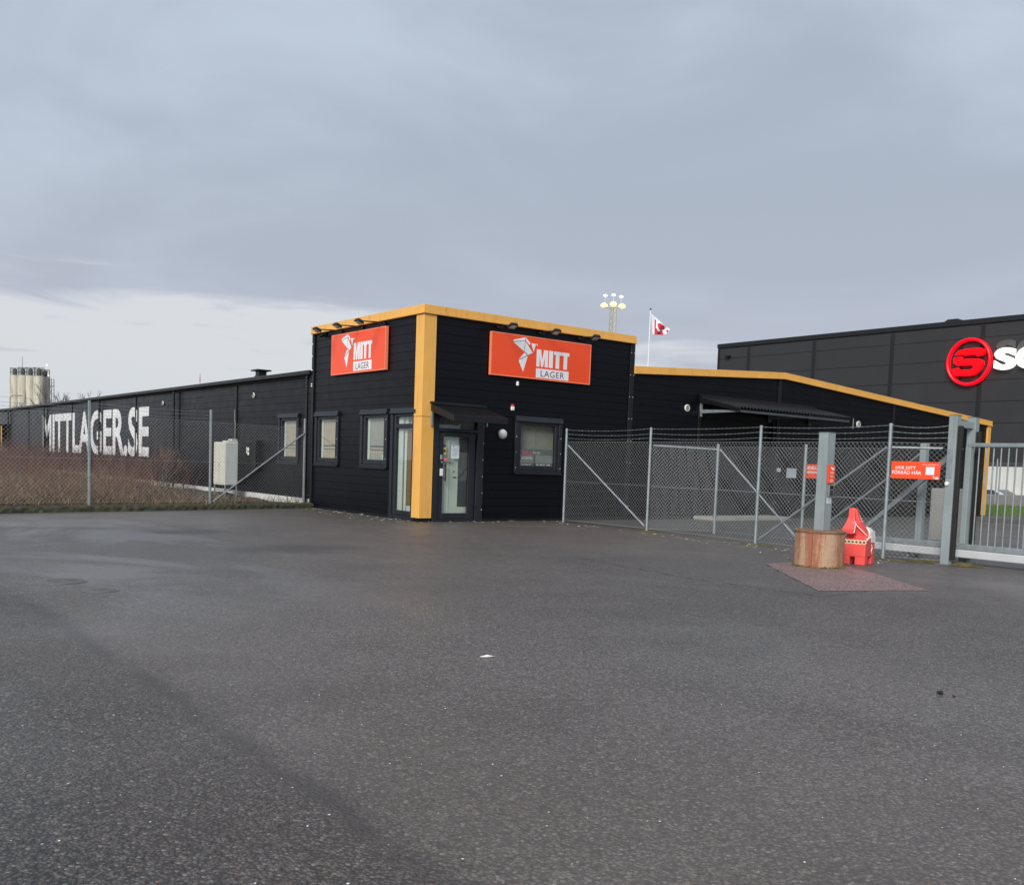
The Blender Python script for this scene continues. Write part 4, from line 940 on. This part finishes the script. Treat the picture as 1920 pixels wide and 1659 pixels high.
for k in range(6):
    cx = .03+.072*k; part('chain_eye', MB().lathe(HP(cx, .002, .385), [(.025, 0), (.025, .006)], 12, -hy), 'rail_dark', t)
side = lambda pts, r_: part('painted_line', MB().path([HP(*q) for q in pts], r_, 6), 'white_print', t)
side([(.215, -.02, .70), (.235, .0, .66), (.30, .04, .60), (.35, .07, .55), (.40, .12, .50), (.418, .18, .475), (.415, .24, .50), (.395, .26, .54)], .008)
side([(.205, -.05, .74), (.218, -.06, .66), (.222, -.10, .58), (.225, -.15, .54)], .007)
for k in range(4): side([(.205+.018*k, .12, .88-.045*k), (.215+.026*k, .19, .86-.045*k)], .008)
for k in range(6): side([(.423, .06+.045*k, .41+.010*k), (.423, .075+.045*k, .455+.006*k)], .008)
side([(.424, .40, .34), (.424, .45, .28), (.424, .40, .23), (.424, .46, .18)], .008)

# ------------------------------------------------------------------ things by the long wall
t = thing('electric_cabinet', (-.55, 11.5, 0), 'pale electric cabinet on a leg frame by the long black wall', 'cabinet')
a0, a1, b0, b1 = -.80, -.36, 10.75, 11.75
part('body', MB().box(a0, a1, b0, b1, .45, 1.86), 'cabinet_beige', t, .01)
part('front_plate', MB().box(a0+.01, a1-.01, b0-.012, b0-.001, .47, 1.84), 'cabinet_grey', t, .006)
part('door', MB().box(a0-.012, a0-.001, b0+.03, b0+.48, .50, 1.82), 'cabinet_beige', t, .006); part('door', MB().box(a0-.012, a0-.001, b0+.50, b1-.03, .50, 1.82), 'cabinet_beige', t, .006)
part('handle', MB().box(a0-.03, a0-.012, b0+.44, b0+.47, 1.05, 1.16), 'steel', t)
part('top_box', MB().box(a0+.12, a1, b0+.02, b0+.55, 1.861, 1.91).box(a0+.24, a1-.02, b0+.02, b0+.35, 1.911, 1.97), 'cabinet_grey', t, .006)
for x in (a0+.03, a1-.03):
    for y in (b0+.03, b1-.03): part('leg', MB().box(x-.02, x+.02, y-.02, y+.02, .05, .45), 'galv', t)
part('cross_rail', MB().box(a0+.01, a0+.04, b0+.06, b1-.06, .26, .30).box(a0+.055, a1-.055, b0+.01, b0+.04, .26, .30), 'galv', t)
t = thing('meter_box', FLL(-10.4, 0, 1.4), 'dark wall box with small white plates between cabinet and window', 'box')
part('body', MB().prism([(-10.75, .95), (-10.0, .95), (-10.0, 1.95), (-10.75, 1.95)], FLL, .16, .0), 'black_trim', t, .01)
for z in (1.46, 1.60): part('plate', MB().prism([(-10.62, z), (-10.50, z), (-10.50, z+.11), (-10.62, z+.11)], FLL, .175, .161), 'lamp_white', t, .006)
part('plate', MB().prism([(-10.72, 1.52), (-10.66, 1.52), (-10.66, 1.72), (-10.72, 1.72)], FLL, .170, .161), 'lamp_white', t, .004)

# ------------------------------------------------------------------ plants behind the left fence
def clump(x, y, f=.7): return .5+.5*math.sin(x*f*1.7+1.3*math.sin(y*f*.9))*math.sin(y*f+1.1*math.sin(x*f*1.3+2))
def stems(name, mat, count, area, h0, h1, r, seed, lean=.25, twigs=3, label=None, cat=None, tall=.06):
    rnd = random.Random(seed); mb = MB(); i = 0
    while i < count:
        x, y = area(rnd); cm_ = clump(x, y)
        if rnd.random() > .25+.9*cm_: continue
        i += 1; h = rnd.uniform(h0, h1)*(.55+.65*cm_)
        if rnd.random() < tall: h *= 1.6
        rr = r*rnd.uniform(.7, 1.7); p0 = Vector((x, y, .08))
        d = Vector((rnd.gauss(0, lean), rnd.gauss(0, lean), 1)).normalized(); bend = Vector((rnd.gauss(0, .25), rnd.gauss(0, .25), 0))
        p1 = p0+d*h*.55; p2 = p1+(d+bend)*h*.45
        mb.tube(p0, p1, rr, 3, rr*.75, caps=False); mb.tube(p1, p2, rr*.75, 3, rr*.3, caps=False)
        for k in range(twigs):
            q = p0.lerp(p2, rnd.uniform(.3, .95)); e = q+Vector((rnd.gauss(0, .45), rnd.gauss(0, .45), rnd.uniform(.1, .9)))*h*.28
            mb.tube(q, e, rr*.55, 3, rr*.25, caps=False)
    o = part(name, mb, mat, norm=False); return tag(o, label, cat, kind='stuff')
def ar_dog(rnd):
    y = 15.5+38*rnd.random()**1.1; w_ = 3.4 if y > 22 else 1.8
    return (-.35-w_*rnd.random(), y)
stems('dogwood_thicket', 'dogwood', 2300, ar_dog, .6, 1.75, .0062, 21, .22, 4, 'dark red bare dogwood stems along the long wall', 'shrubs', .10)
def ar_br(rnd):
    x = -3.3-15*rnd.random(); y = 6.5+.245*x+13*rnd.random()**1.3
    return (x, y)
stems('bramble_thicket', 'bramble', 3400, ar_br, .35, .95, .0052, 22, .4, 4, 'brown dry bramble stems behind the left fence', 'shrubs', .05)
rnd = random.Random(5); mb = MB(); i = 0
while i < 11000:
    x = -.3-17*rnd.random(); y = 6.15+.245*x+13*rnd.random()**2.0; cm_ = clump(x+3, y, 1.3)
    if rnd.random() > .2+.9*cm_: continue
    if x > -2.9 and (y > 7.6 or rnd.random() < .5): continue
    i += 1; h = rnd.uniform(.06, .34)*(.6+.8*cm_); a = rnd.uniform(0, 6.283); w_ = rnd.uniform(.004, .013); lx, ly = rnd.gauss(0, .6)*h, rnd.gauss(0, .6)*h
    dxx, dyy = math.cos(a)*w_, math.sin(a)*w_
    mb.add([(x-dxx, y-dyy, .08), (x+dxx, y+dyy, .08), (x+lx*.5+dxx*.7, y+ly*.5+dyy*.7, .08+h*.65), (x+lx*.5-dxx*.7, y+ly*.5-dyy*.7, .08+h*.65), (x+lx*1.3, y+ly*1.3, .08+h)], [(0, 1, 2, 3), (3, 2, 4)])
tag(part('dry_grass', mb, 'dry_grass', norm=False), 'tan dry grass behind the kerb of the left fence', 'grass', kind='stuff')
rnd = random.Random(6); mb = MB()
for i in range(2600):     # moss tufts and blades on the kerb
    x = -.1-14*rnd.random(); y = 5.72+.24*x+rnd.uniform(.0, .26); z = .15 if y > 5.72+.24*x+.05 else .08; h = rnd.uniform(.01, .05); a = rnd.uniform(0, 6.283)
    mb.add([(x-math.cos(a)*.006, y-math.sin(a)*.006, z), (x+math.cos(a)*.006, y+math.sin(a)*.006, z), (x+rnd.gauss(0, .015), y-rnd.random()*.02, z+h)], [(0, 1, 2)])
tag(part('kerb_moss', mb, 'moss_blade', norm=False), 'short green moss and blades on the left kerb', 'moss', kind='stuff')
rnd = random.Random(16); mb = MB()
for i in range(9000):
    x = 29.7+6.0*rnd.random(); y = -12+22*rnd.random(); z = -.02+.055*(x-29.6); h = rnd.uniform(.04, .12); a = rnd.uniform(0, 6.283)
    mb.add([(x-math.cos(a)*.012, y-math.sin(a)*.012, z), (x+math.cos(a)*.012, y+math.sin(a)*.012, z), (x+rnd.gauss(0, .03), y+rnd.gauss(0, .03), z+h)], [(0, 1, 2)])
tag(part('bank_grass', mb, 'green_blade', norm=False), 'green grass on the bank beyond the sliding gate', 'grass', kind='stuff')

def bare_tree(name, base, h, seed, label, group, spread=.5, r=None, levels=5, cat='tree'):
    rnd = random.Random(seed); t = thing(name, base, label, cat, group); tr, cr = MB(), MB(); r = r or h*.011
    def grow(p, d, l, rr, lev):
        e = p+d*l; (tr if lev >= levels-1 else cr).tube(p, e, rr, 6 if lev >= levels-1 else 3, rr*.78, caps=False)
        if lev == 0: return
        for k in range(rnd.choice((2, 3, 3))):
            nd = (d+Vector((rnd.gauss(0, spread), rnd.gauss(0, spread), rnd.gauss(.12, spread*.6)))).normalized()
            grow(p+d*l*rnd.uniform(.6, 1), nd, l*rnd.uniform(.58, .82), rr*.72, lev-1)
    for _ in range(1 if cat == 'tree' else 5):
        d0 = Vector((rnd.gauss(0, .05 if cat == 'tree' else .35), rnd.gauss(0, .05 if cat == 'tree' else .35), 1)).normalized()
        grow(Vector(base), d0, h*.30, r, levels)
    part('trunk', tr, 'bark', t, norm=False); part('crown', cr, 'bark' if cat == 'tree' else 'bramble', t, norm=False)
bare_tree('bare_shrub', (-1.3, 15.2, .05), 2.2, 41, 'bare brown shrub between the red stems and pale cabinet', None, .38, .012, 4, 'shrub')
CAM = Vector((-12.32, -19.73, 1.5))
def far(dx_, dy_, t_): return (CAM.x+dx_*t_, CAM.y+dy_*t_)
for i, (dx_, dy_, dz_, t_, lab) in enumerate(((.2308, 1.0928, .064, 150, 'bare tree just right of the silos above the roof edge'), (.241, 1.0851, .066, 150, 'tall bare tree, second to the right of the silos'),
        (.2529, 1.0755, .060, 160, 'bare tree, third and farthest right of the silos'), (.186, 1.125, .053, 170, 'faint bare tree at the left edge, left of the silos'), (.263, 1.068, .053, 165, 'lowest bare tree top over the roof between silos and office'))):
    x, y = far(dx_, dy_, t_); bare_tree('bare_tree', (x, y, -.4), (dz_*t_+2.2)*1.18, 50+i, lab, 'bare trees beyond the storage hall', .36)

# ------------------------------------------------------------------ far things
# silos
sx, sy = far(.2095, 1.1105, 330)
t = thing('silo_plant', (sx, sy, -.4), 'cluster of stained pale concrete silos with railings far behind the hall', 'silos')
lat = Vector((.985, -.17, 0)); dep = Vector((.17, .985, 0)); ztop = 1.5+.0735*330
for i, (l_, d_p) in enumerate(((-4.7, 1.5), (-2.3, -.6), (.1, -1.2), (2.7, -2.2), (4.7, 1))):
    c_ = Vector((sx, sy, 0))+lat*l_+dep*d_p; r_ = 1.62 if i != 3 else 1.8
    si = part('silo', MB().lathe(c_, [(r_, -.4), (r_, ztop-.6), (r_*.96, ztop-.2), (.3, ztop+.1)], 28), 'silo_concrete', t, smooth_=True)
    hh = 2.0+(.5, .9, 1.0, 1.2, .7)[i]*.6; mb = MB()
    for k in range(10):
        a = 2*math.pi*k/10; q = c_+Vector((math.cos(a)*r_*.9, math.sin(a)*r_*.9, ztop-.4)); mb.tube(q, q+Vector((0, 0, hh+.4)), .07, 4)
        a2 = 2*math.pi*(k+1)/10; q2 = c_+Vector((math.cos(a2)*r_*.9, math.sin(a2)*r_*.9, ztop-.4))
        for f_ in (.5, 1): mb.tube(q+Vector((0, 0, (hh+.4)*f_)), q2+Vector((0, 0, (hh+.4)*f_)), .07, 4)
    mb.lathe(c_+Vector((0, 0, ztop)), [(r_*.45, 0), (r_*.45, hh*.8), (.2, hh)], 12)
    part('railing', mb, 'rail_dark', si, norm=False)
mb = MB(); c_ = Vector((sx, sy, 0))+lat*6.9
for o_ in (-.25, .55): mb.tube(c_+lat*o_+Vector((0, 0, 0)), c_+lat*o_+Vector((0, 0, ztop-.6)), .10, 6)
for k in range(14): mb.tube(c_+lat*-.25+Vector((0, 0, ztop-.8-k*1.2)), c_+lat*.55+Vector((0, 0, ztop-.8-k*1.2)), .07, 4)
part('ladder', mb, 'rail_dark', t, norm=False)
q = Vector((sx, sy, ztop))+lat*-2.4; part('antenna', MB().tube(q, q+Vector((0, 0, 6.5)), .10, 6, .05), 'rail_dark', t)
mb = MB(); c_ = Vector((sx, sy, ztop-7))+lat*3.5+dep*-2.6
for k in range(7): mb.tube(c_+lat*(-1.8+.6*k), c_+lat*(-1.8+.6*k)+Vector((0, 0, 1.1)), .07, 4)
mb.tube(c_+lat*-1.8+Vector((0, 0, 1.1)), c_+lat*1.8+Vector((0, 0, 1.1)), .07, 4).tube(c_+lat*-1.8, c_+lat*1.8, .12, 4); part('gallery', mb, 'rail_dark', t, norm=False)
# light mast behind the silos
x, y = far(.2233, 1.0996, 345); zt = 1.5+.0850*345
t = thing('light_mast', (x, y, -.4), 'thin mast with two bright white lamps beside the silos', 'light mast')
part('mast', MB().tube((x, y, -.4), (x, y, zt), .12, 8, .08), 'pole_white', t)
part('lamp', MB().lathe((x+.3, y, 1.5+.0752*345), [(.2, -.5), (.75, 0), (.2, .5)], 10), 'flood_white', t); part('lamp', MB().lathe((x, y, zt), [(.1, -.3), (.36, 0), (.1, .3)], 10), 'flood_white', t)
# street lamp
x, y = far(.1925, 1.122, 130); zt = 1.5+.0515*130
t = thing('street_lamp', (x, y, -.4), 'street lamp with a curved arm in front of the silos', 'street lamp')
part('pole', MB().tube((x, y, -.4), (x, y, zt-.3), .07, 8, .05), 'rail_dark', t)
pts = [(x, y, zt-.3), (x+.15, y-.02, zt), (x+.5, y-.06, zt+.12), (x+.95, y-.1, zt+.12)]; part('arm', MB().path(pts, .045, 6), 'rail_dark', t)
part('head', MB().box(x+.9, x+1.5, y-.25, y-.0, zt+.06, zt+.2), 'util_grey', t, .03)
# red and white mast tip
x, y = far(.3508, 1.0019, 220); zt = 1.5+.0779*220
t = thing('banded_mast', (x, y, -.4), 'tiny red and white banded mast tip above the roof edge', 'mast')
for k in range(8): part('band', MB().tube((x+.02*k, y, zt-1.2*k-1.2), (x+.02*k, y, zt-1.2*k), .11, 8), 'alarm_red' if k % 2 == 0 else 'pole_white', t)
part('pole', MB().tube((x, y, -.4), (x, y, zt-9.6), .22, 8), 'pole_white', t); part('tip', MB().tube((x, y, zt), (x, y, zt+.9), .05, 5), 'rail_dark', t)
# flood light mast
x, y = far(.6953, .7440, 120); zt = 1.5+.1665*120
t = thing('floodlight_mast', (x, y, -.4), 'lattice mast with glowing yellow floodlights above the office roof', 'light mast')
mb = MB(); s0, s1 = .55, .28; Z = [-.4+(zt+.4)*k/26 for k in range(27)]
cn = lambda k, i: Vector((x+(1 if i in (0, 1) else -1)*(s0+(s1-s0)*k/26), y+(1 if i in (1, 2) else -1)*(s0+(s1-s0)*k/26), Z[k]))
for k in range(26):
    for i in range(4):
        mb.tube(cn(k, i), cn(k+1, i), .06, 4, caps=False); mb.tube(cn(k, i), cn(k+1, (i+1) % 4), .04, 3, caps=False)
part('lattice', mb, 'mast_paint', t, norm=False)
lt = Vector((.730, -.683, 0))
part('cross_arm', MB().tube(Vector((x, y, zt))-lt*1.25, Vector((x, y, zt))+lt*1.25, .08, 6), 'mast_paint', t)
for k, (l_, z_) in enumerate(((-1.15, .22), (0, .42), (1.1, .16))):
    c_ = Vector((x, y, zt+z_))+lt*l_; part('floodlight', MB().lathe(c_, [(.15, -.25), (.42, -.1), (.42, .12), (.2, .28)], 12), 'flood', t)
for l_, z_ in ((-1.05, 1.45), (0, 1.55), (.95, 1.35)):
    c_ = Vector((x, y, zt+z_))+lt*l_; part('floodlight', MB().lathe(c_, [(.1, -.12), (.26, -.05), (.26, .05), (.1, .14)], 10), 'flood_white', t)
    part('stem', MB().tube(Vector((x, y, zt))+lt*l_, c_, .02, 4), 'pole_white', t)
# flag pole and flag
x, y = far(.7258, .7195, 80); zt = 1.5+.165*80
t = thing('flag_pole', (x, y, -.4), 'white flagpole rising behind the low yellow roof edge', 'flagpole')
part('pole', MB().tube((x, y, -.4), (x, y, zt), .075, 12, .045), 'pole_white', t, smooth_=True); part('finial', MB().lathe((x, y, zt), [(.03, 0), (.09, .05), (.09, .12), (.02, .17)], 12), 'rail_dark', t, smooth_=True)
lt = Vector((.759, -.651, 0)); dp = Vector((.651, .759, 0)); nu, nv_ = 44, 30; fv = []; ff = []; fm = []
TL, TR_, BR_, BL_ = (.07, -.28), (1.72, -1.60), (1.18, -2.02), (.24, -2.02)
for j in range(nv_+1):
    for i in range(nu+1):
        u, v_ = i/nu, j/nv_
        a = [(TL[k]*(1-u)+TR_[k]*u)*(1-v_)+(BL_[k]*(1-u)+BR_[k]*u)*v_ for k in (0, 1)]
        a[1] += .10*math.sin(u*9+v_*2)*u*(1-v_*.6); w_ = .14*math.sin(u*8.5+v_*1.8)*min(1, u*3)
        P_ = Vector((x, y, zt))+lt*a[0]+Vector((0, 0, a[1]))+dp*w_; fv.append(P_)
for j in range(nv_):
    for i in range(nu):
        ff.append((j*(nu+1)+i, j*(nu+1)+i+1, (j+1)*(nu+1)+i+1, (j+1)*(nu+1)+i)); u, v_ = (i+.5)/nu, (j+.5)/nv_
        rr = (.18 < u < .27 and v_ > .12) or ((u-.58)**2/.045+(v_-.34)**2/.065 < 1) or (v_ > .68+.08*math.sin(u*16) and .2 < u < .95) or (u > .90 and .2 < v_ < .45); fm.append(1 if rr else 0)
mb = MB(); mb.v, mb.f = fv, ff
fl = part('flag', mb, ['flag_white', 'flag_red'], norm=False, origin=(x, y, zt-2)); tag(fl, 'white flag with red shapes blowing from the flagpole', 'flag')
for q, k in zip(fl.data.polygons, fm): q.material_index = k; q.use_smooth = True
sm = fl.modifiers.new('thickness', 'SOLIDIFY'); sm.thickness = .006

# ------------------------------------------------------------------ neighbouring hall
NB = thing('neighbour_hall', (42, 5, -.36), 'large dark grey panelled hall with a red ring logo behind the storage hall', 'building')
part('shell', MB().box(42.12, 90, -60, 26.9, -.36, 10.3), 'grey_panel', NB)
JB = [27.0, 24.27, 18.89, 13.28, 7.72, 2.15, -3.4, -9.0, -14.6, -20.2]
NR = [2.32, 3.53, 4.74, 5.95, 7.16, 8.37, 9.58, 10.36]
for b1_, b0_ in zip(JB, JB[1:]):
    bay = part('wall_bay', MB().prism([(-b1_+.02, 2.32), (-b0_-.02, 2.32), (-b0_-.02, 10.3), (-b1_+.02, 10.3)], FN, -.06, -.11), 'grey_trim', NB)
    for z0_, z1_ in zip(NR, NR[1:]):
        part('panel', MB().prism([(-b1_+.08, z0_+.012), (-b0_-.08, z0_+.012), (-b0_-.08, z1_-.012), (-b1_+.08, z1_-.012)], FN, .0, -.059), 'grey_panel', bay)
for b in JB[1:]: part('joint_cover', MB().prism([(-b-.11, 2.3), (-b+.11, 2.3), (-b+.11, 10.34), (-b-.11, 10.34)], FN, .05, -.03), 'grey_trim', NB, .01)
part('corner_trim', MB().prism([(-27.05, 2.3), (-26.92, 2.3), (-26.92, 10.34), (-27.05, 10.34)], FN, .05, -.3), 'grey_trim', NB)
part('roof_edge', MB().prism([(-27.1, 10.36), (60, 10.36), (60, 10.66), (-27.1, 10.66)], FN, .10, -.5), 'grey_trim', NB, .02)
part('plinth', MB().prism([(-27, -.36), (60, -.36), (60, 2.30), (-27, 2.30)], FN, .04, -.2), 'plinth_white', NB)
part('wall_spot', MB().prism([(-26.2, 9.65), (-25.85, 9.65), (-25.85, 9.78), (-26.2, 9.78)], FN, .3, .02), 'black_metal', NB)
part('roof_hump', MB().prism([(-10.1, 10.662), (-9.1, 10.662), (-9.3, 10.80), (-9.9, 10.80)], FN, -.05, -.6), 'grey_trim', NB)
FNS = lambda u, o, z: (42-o, -u, z)
t = thing('ring_logo_sign', FN(-8.3, .1, 6.87), 'glowing red ring with a slanted S on the dark grey hall', 'sign')
mb = MB(); n = 56; cx, cz, rx, rz = -8.30, 8.23, 1.30, 1.36
for i in range(n):
    a = 2*math.pi*i/n; ca, sa = math.cos(a), math.sin(a)
    for f_, o in ((1, .12), (.985, .34), (.94, .38), (.895, .34), (.88, .12)): mb.v.append(FN(cx+rx*f_*ca, o, cz+rz*f_*sa))
for i in range(n):
    j = (i+1) % n
    for k in range(5): mb.f.append((5*i+k, 5*j+k, 5*j+(k+1) % 5, 5*i+(k+1) % 5))
part('ring', mb, 'logo_red_ring', t, smooth_=True)
ST = [(-9.12, 8.66), (-8.88, 8.89), (-8.54, 8.95), (-7.68, 8.97), (-7.42, 8.87), (-7.38, 8.69), (-7.48, 8.55), (-7.83, 8.51), (-7.92, 8.6), (-8.59, 8.61)]
SL = [(-9.16, 8.48), (-8.72, 8.54), (-8.64, 8.38), (-8.03, 8.37), (-7.63, 8.33), (-7.46, 8.22), (-7.43, 8.04), (-7.57, 7.73), (-7.84, 7.51), (-8.23, 7.42), (-9.15, 7.46), (-9.33, 7.79), (-8.88, 7.92), (-8.78, 7.78), (-8.26, 7.75), (-8.03, 7.8), (-7.97, 7.95), (-8.14, 8.02), (-8.96, 8.05), (-9.17, 8.2)]
for poly in (ST, SL): part('s_stroke', MB().prism(poly, FN, .36, .12), 'logo_red', t, .03, seg=2)
part('mount_rail', MB().prism([(-8.95, 7.0), (-8.85, 7.0), (-8.85, 9.4), (-8.95, 9.4)], FN, .115, .02).prism([(-7.80, 6.9), (-7.72, 6.9), (-7.72, 9.5), (-7.80, 9.5)], FN, .115, .052), 'black_metal', t)
t = thing('letter_sign', FN(-5.5, .1, 7.7), 'glowing white letters beside the red ring on the dark grey hall', 'sign')
for s_, u_, w_ in (('S', -6.86, 1.19), ('C', -5.69, 1.25)):
    text('letter', s_, 'logo_white', t, FN(u_, .12, 7.66), (0, -1, 0), (0, 0, 1), height=1.22, width=w_, bold=.05, depth=.18)
simple('ghost_grey', (.075, .075, .072), .5, .04, 2)
for s_, u_, w_ in (('S', -6.90, 1.15), ('C', -5.76, 1.2)):  # flat dim grey copy of the letters, set higher on the wall
    text('ghost_letter', s_, 'ghost_grey', t, FN(u_, .052, 8.16), (0, -1, 0), (0, 0, 1), height=1.18, width=w_, bold=.06, depth=.01)
# fence on the bank and parked car
t = thing('chain_link_fence', (36, 3, .3), 'far chain link fence on the grass bank beyond the gate', 'fence')
for y in (3.5, .5, -2.5, 6.5): post((36, y), 2.58, t, .035, z=.3)
chain((36, 6.5), (36, -5.5), .33, 2.4, .10, .003, t)
t = thing('parked_car', (40.9, 5.6, -.36), 'pale car half hidden behind the gravel bank beyond the gate', 'car')
FCc = lambda u, o, z: (40.9-o, -u, -.36+z)
prof_b = [(-8.0, .28), (-3.7, .28), (-3.65, .75), (-4.1, .86), (-5.0, .92), (-7.6, .95), (-8.02, .85)]
part('body', MB().prism(prof_b, FCc, .86, -.86), 'car_paint', t, .06, seg=3)
part('roof', MB().hexa([FCc(-7.6, .80, .93), FCc(-4.7, .80, .93), FCc(-4.7, -.80, .93), FCc(-7.6, -.80, .93)], [FCc(-7.15, .64, 1.44), FCc(-5.6, .64, 1.44), FCc(-5.6, -.64, 1.44), FCc(-7.15, -.64, 1.44)]), 'car_paint', t, .08, seg=3)
part('side_window', MB().hexa([FCc(-7.3, .79, .99), FCc(-5.05, .79, .99), FCc(-5.05, .75, .99), FCc(-7.3, .75, .99)], [FCc(-7.05, .675, 1.36), FCc(-5.68, .675, 1.36), FCc(-5.68, .63, 1.36), FCc(-7.05, .63, 1.36)]), 'car_glass', t)
part('windscreen', MB().hexa([FCc(-4.82, .68, 1.0), FCc(-4.82, -.68, 1.0), FCc(-4.86, -.68, .99), FCc(-4.86, .68, .99)], [FCc(-5.48, .58, 1.385), FCc(-5.48, -.58, 1.385), FCc(-5.55, -.58, 1.37), FCc(-5.55, .58, 1.37)]), 'car_glass', t)
for u in (-7.2, -4.5):
    for o in (.80, -.80):
        w_ = part('wheel', MB().lathe(FCc(u, o-.1, .31), [(.30, 0), (.31, .05), (.31, .15), (.30, .2)], 24, (-1, 0, 0)), 'rubber', t, smooth_=True)
        part('rim', MB().lathe(FCc(u, o+(.1 if o > 0 else -.13), .31), [(.19, 0), (.19, .03)], 16, (-1, 0, 0)), 'steel', w_)
for o in (.6, -.6): part('headlight', MB().box(*sorted((40.9-o-.16, 40.9-o+.16)), 3.62, 3.72, .30, .42), 'lens', t)

# ------------------------------------------------------------------ small things on the asphalt
def manhole(x, y, r, label):
    t = thing('manhole_cover', (x, y, 0), label, 'manhole', 'manhole covers in the asphalt')
    part('rim', MB().lathe((x, y, 0), [(r, .001), (r, .006), (r-.018, .007), (r-.022, .003)], 40), 'galv_dark', t, smooth_=True)
    part('lid', MB().lathe((x, y, .002), [(r-.028, 0), (r-.028, .006), (r-.034, .008)], 40), 'lid_iron', t, smooth_=True)
    mb = MB()
    for i in range(-5, 6):
        for j in range(-5, 6):
            if math.hypot(i, j)*.05*r/.3 < r-.10: mb.box(x+i*.05*r/.3-.012, x+i*.05*r/.3+.012, y+j*.05*r/.3-.012, y+j*.05*r/.3+.012, .009, .013)
    part('stud_pattern', mb, 'lid_iron', t)['kind'] = 'stuff'
manhole(-9.83, -8.25, .265, 'larger round manhole cover at the left of the lot'); manhole(-9.64, -9.12, .185, 'smaller round manhole cover in front of the larger one')
rnd = random.Random(12)
def flakes(name, mat, pts, label, cat, s0=.008, s1=.03):
    mb = MB()
    for x, y in pts:
        s_ = rnd.uniform(s0, s1); a = rnd.uniform(0, 6.283); k = rnd.randint(4, 6); vs_ = [(x+math.cos(a+i*6.283/k)*s_*rnd.uniform(.5, 1.1), y+math.sin(a+i*6.283/k)*s_*rnd.uniform(.3, .9), .006+rnd.uniform(0, s_*.35)) for i in range(k)]
        mb.add(vs_+[(x, y, .004+s_*.3)], [(i, (i+1) % k, k) for i in range(k)])
    return tag(part(name, mb, mat, norm=False), label, cat, kind='stuff')
pts = []
for i in range(330):      # drifts at the foot of walls and fence
    c_ = rnd.random()
    if c_ < .34: pts.append((-.05-abs(rnd.gauss(0, .55)), rnd.uniform(-.3, 5.7)))
    elif c_ < .5: pts.append((rnd.uniform(0, 4.2), -.05-abs(rnd.gauss(0, .35))))
    else: tt = rnd.random(); pts.append((3.95-.45*tt-abs(rnd.gauss(0, .7)), -.7-10*tt))
flakes('leaf_litter', 'flake', pts, 'pale dry leaf scraps along the foot of walls and fence', 'leaves', .016, .046)
pts = [(rnd.uniform(-14, 4), rnd.uniform(-19, -1)) for _ in range(420)]
for _ in range(200):
    d_p = 3+9*rnd.random()**1.5; l_ = rnd.uniform(-.6, .6)*d_p; pts.append((CAM.x+.6096*d_p+.7927*l_, CAM.y+.7927*d_p-.6096*l_))
flakes('grit', 'litter_white', [q for q in pts if q[0] < 3.4 and not (q[0] > -.2 and q[1] > -.1)], 'tiny pale grit scattered over the asphalt', 'grit', .003, .008)
t = part('litter', MB().add([(-8.10, -13.78, .004), (-8.02, -13.80, .02), (-7.96, -13.85, .012), (-7.86, -13.93, .006), (-7.93, -13.93, .018), (-8.03, -13.86, .015), (-8.10, -13.83, .008), (-8.0, -13.85, .035), (-7.98, -13.88, .001)],
    [(0, 1, 7), (1, 2, 7), (2, 3, 7), (3, 4, 7), (4, 5, 7), (5, 6, 7), (6, 0, 7), (0, 8, 1), (1, 8, 2), (2, 8, 3), (3, 8, 4), (4, 8, 5), (5, 8, 6), (6, 8, 0)]), 'litter_white', origin=(-8, -13.85, 0)); t.scale = (.55, .40, .5); tag(t, 'crumpled white scrap of litter on the middle of the asphalt', 'litter')
for (x, y, s_, lab) in ((-5.94, -16.38, .035, 'dark curled leaf on the asphalt, larger of two at right'), (-5.90, -16.46, .018, 'dark leaf scrap, smaller of two at right')):
    n = 7; vs_ = [(x+s_*math.cos(i*6.283/n)*rnd.uniform(.7, 1.1), y+s_*math.sin(i*6.283/n)*rnd.uniform(.5, 1), .003+s_*rnd.uniform(.1, .9)) for i in range(n)]
    tag(part('dead_leaf', MB().add(vs_+[(x, y, .012), (x, y, .003)], [(i, (i+1) % n, n) for i in range(n)]+[(i, n+1, (i+1) % n) for i in range(n)]), 'dark_leaf', origin=(x, y, 0)), lab, 'leaf')
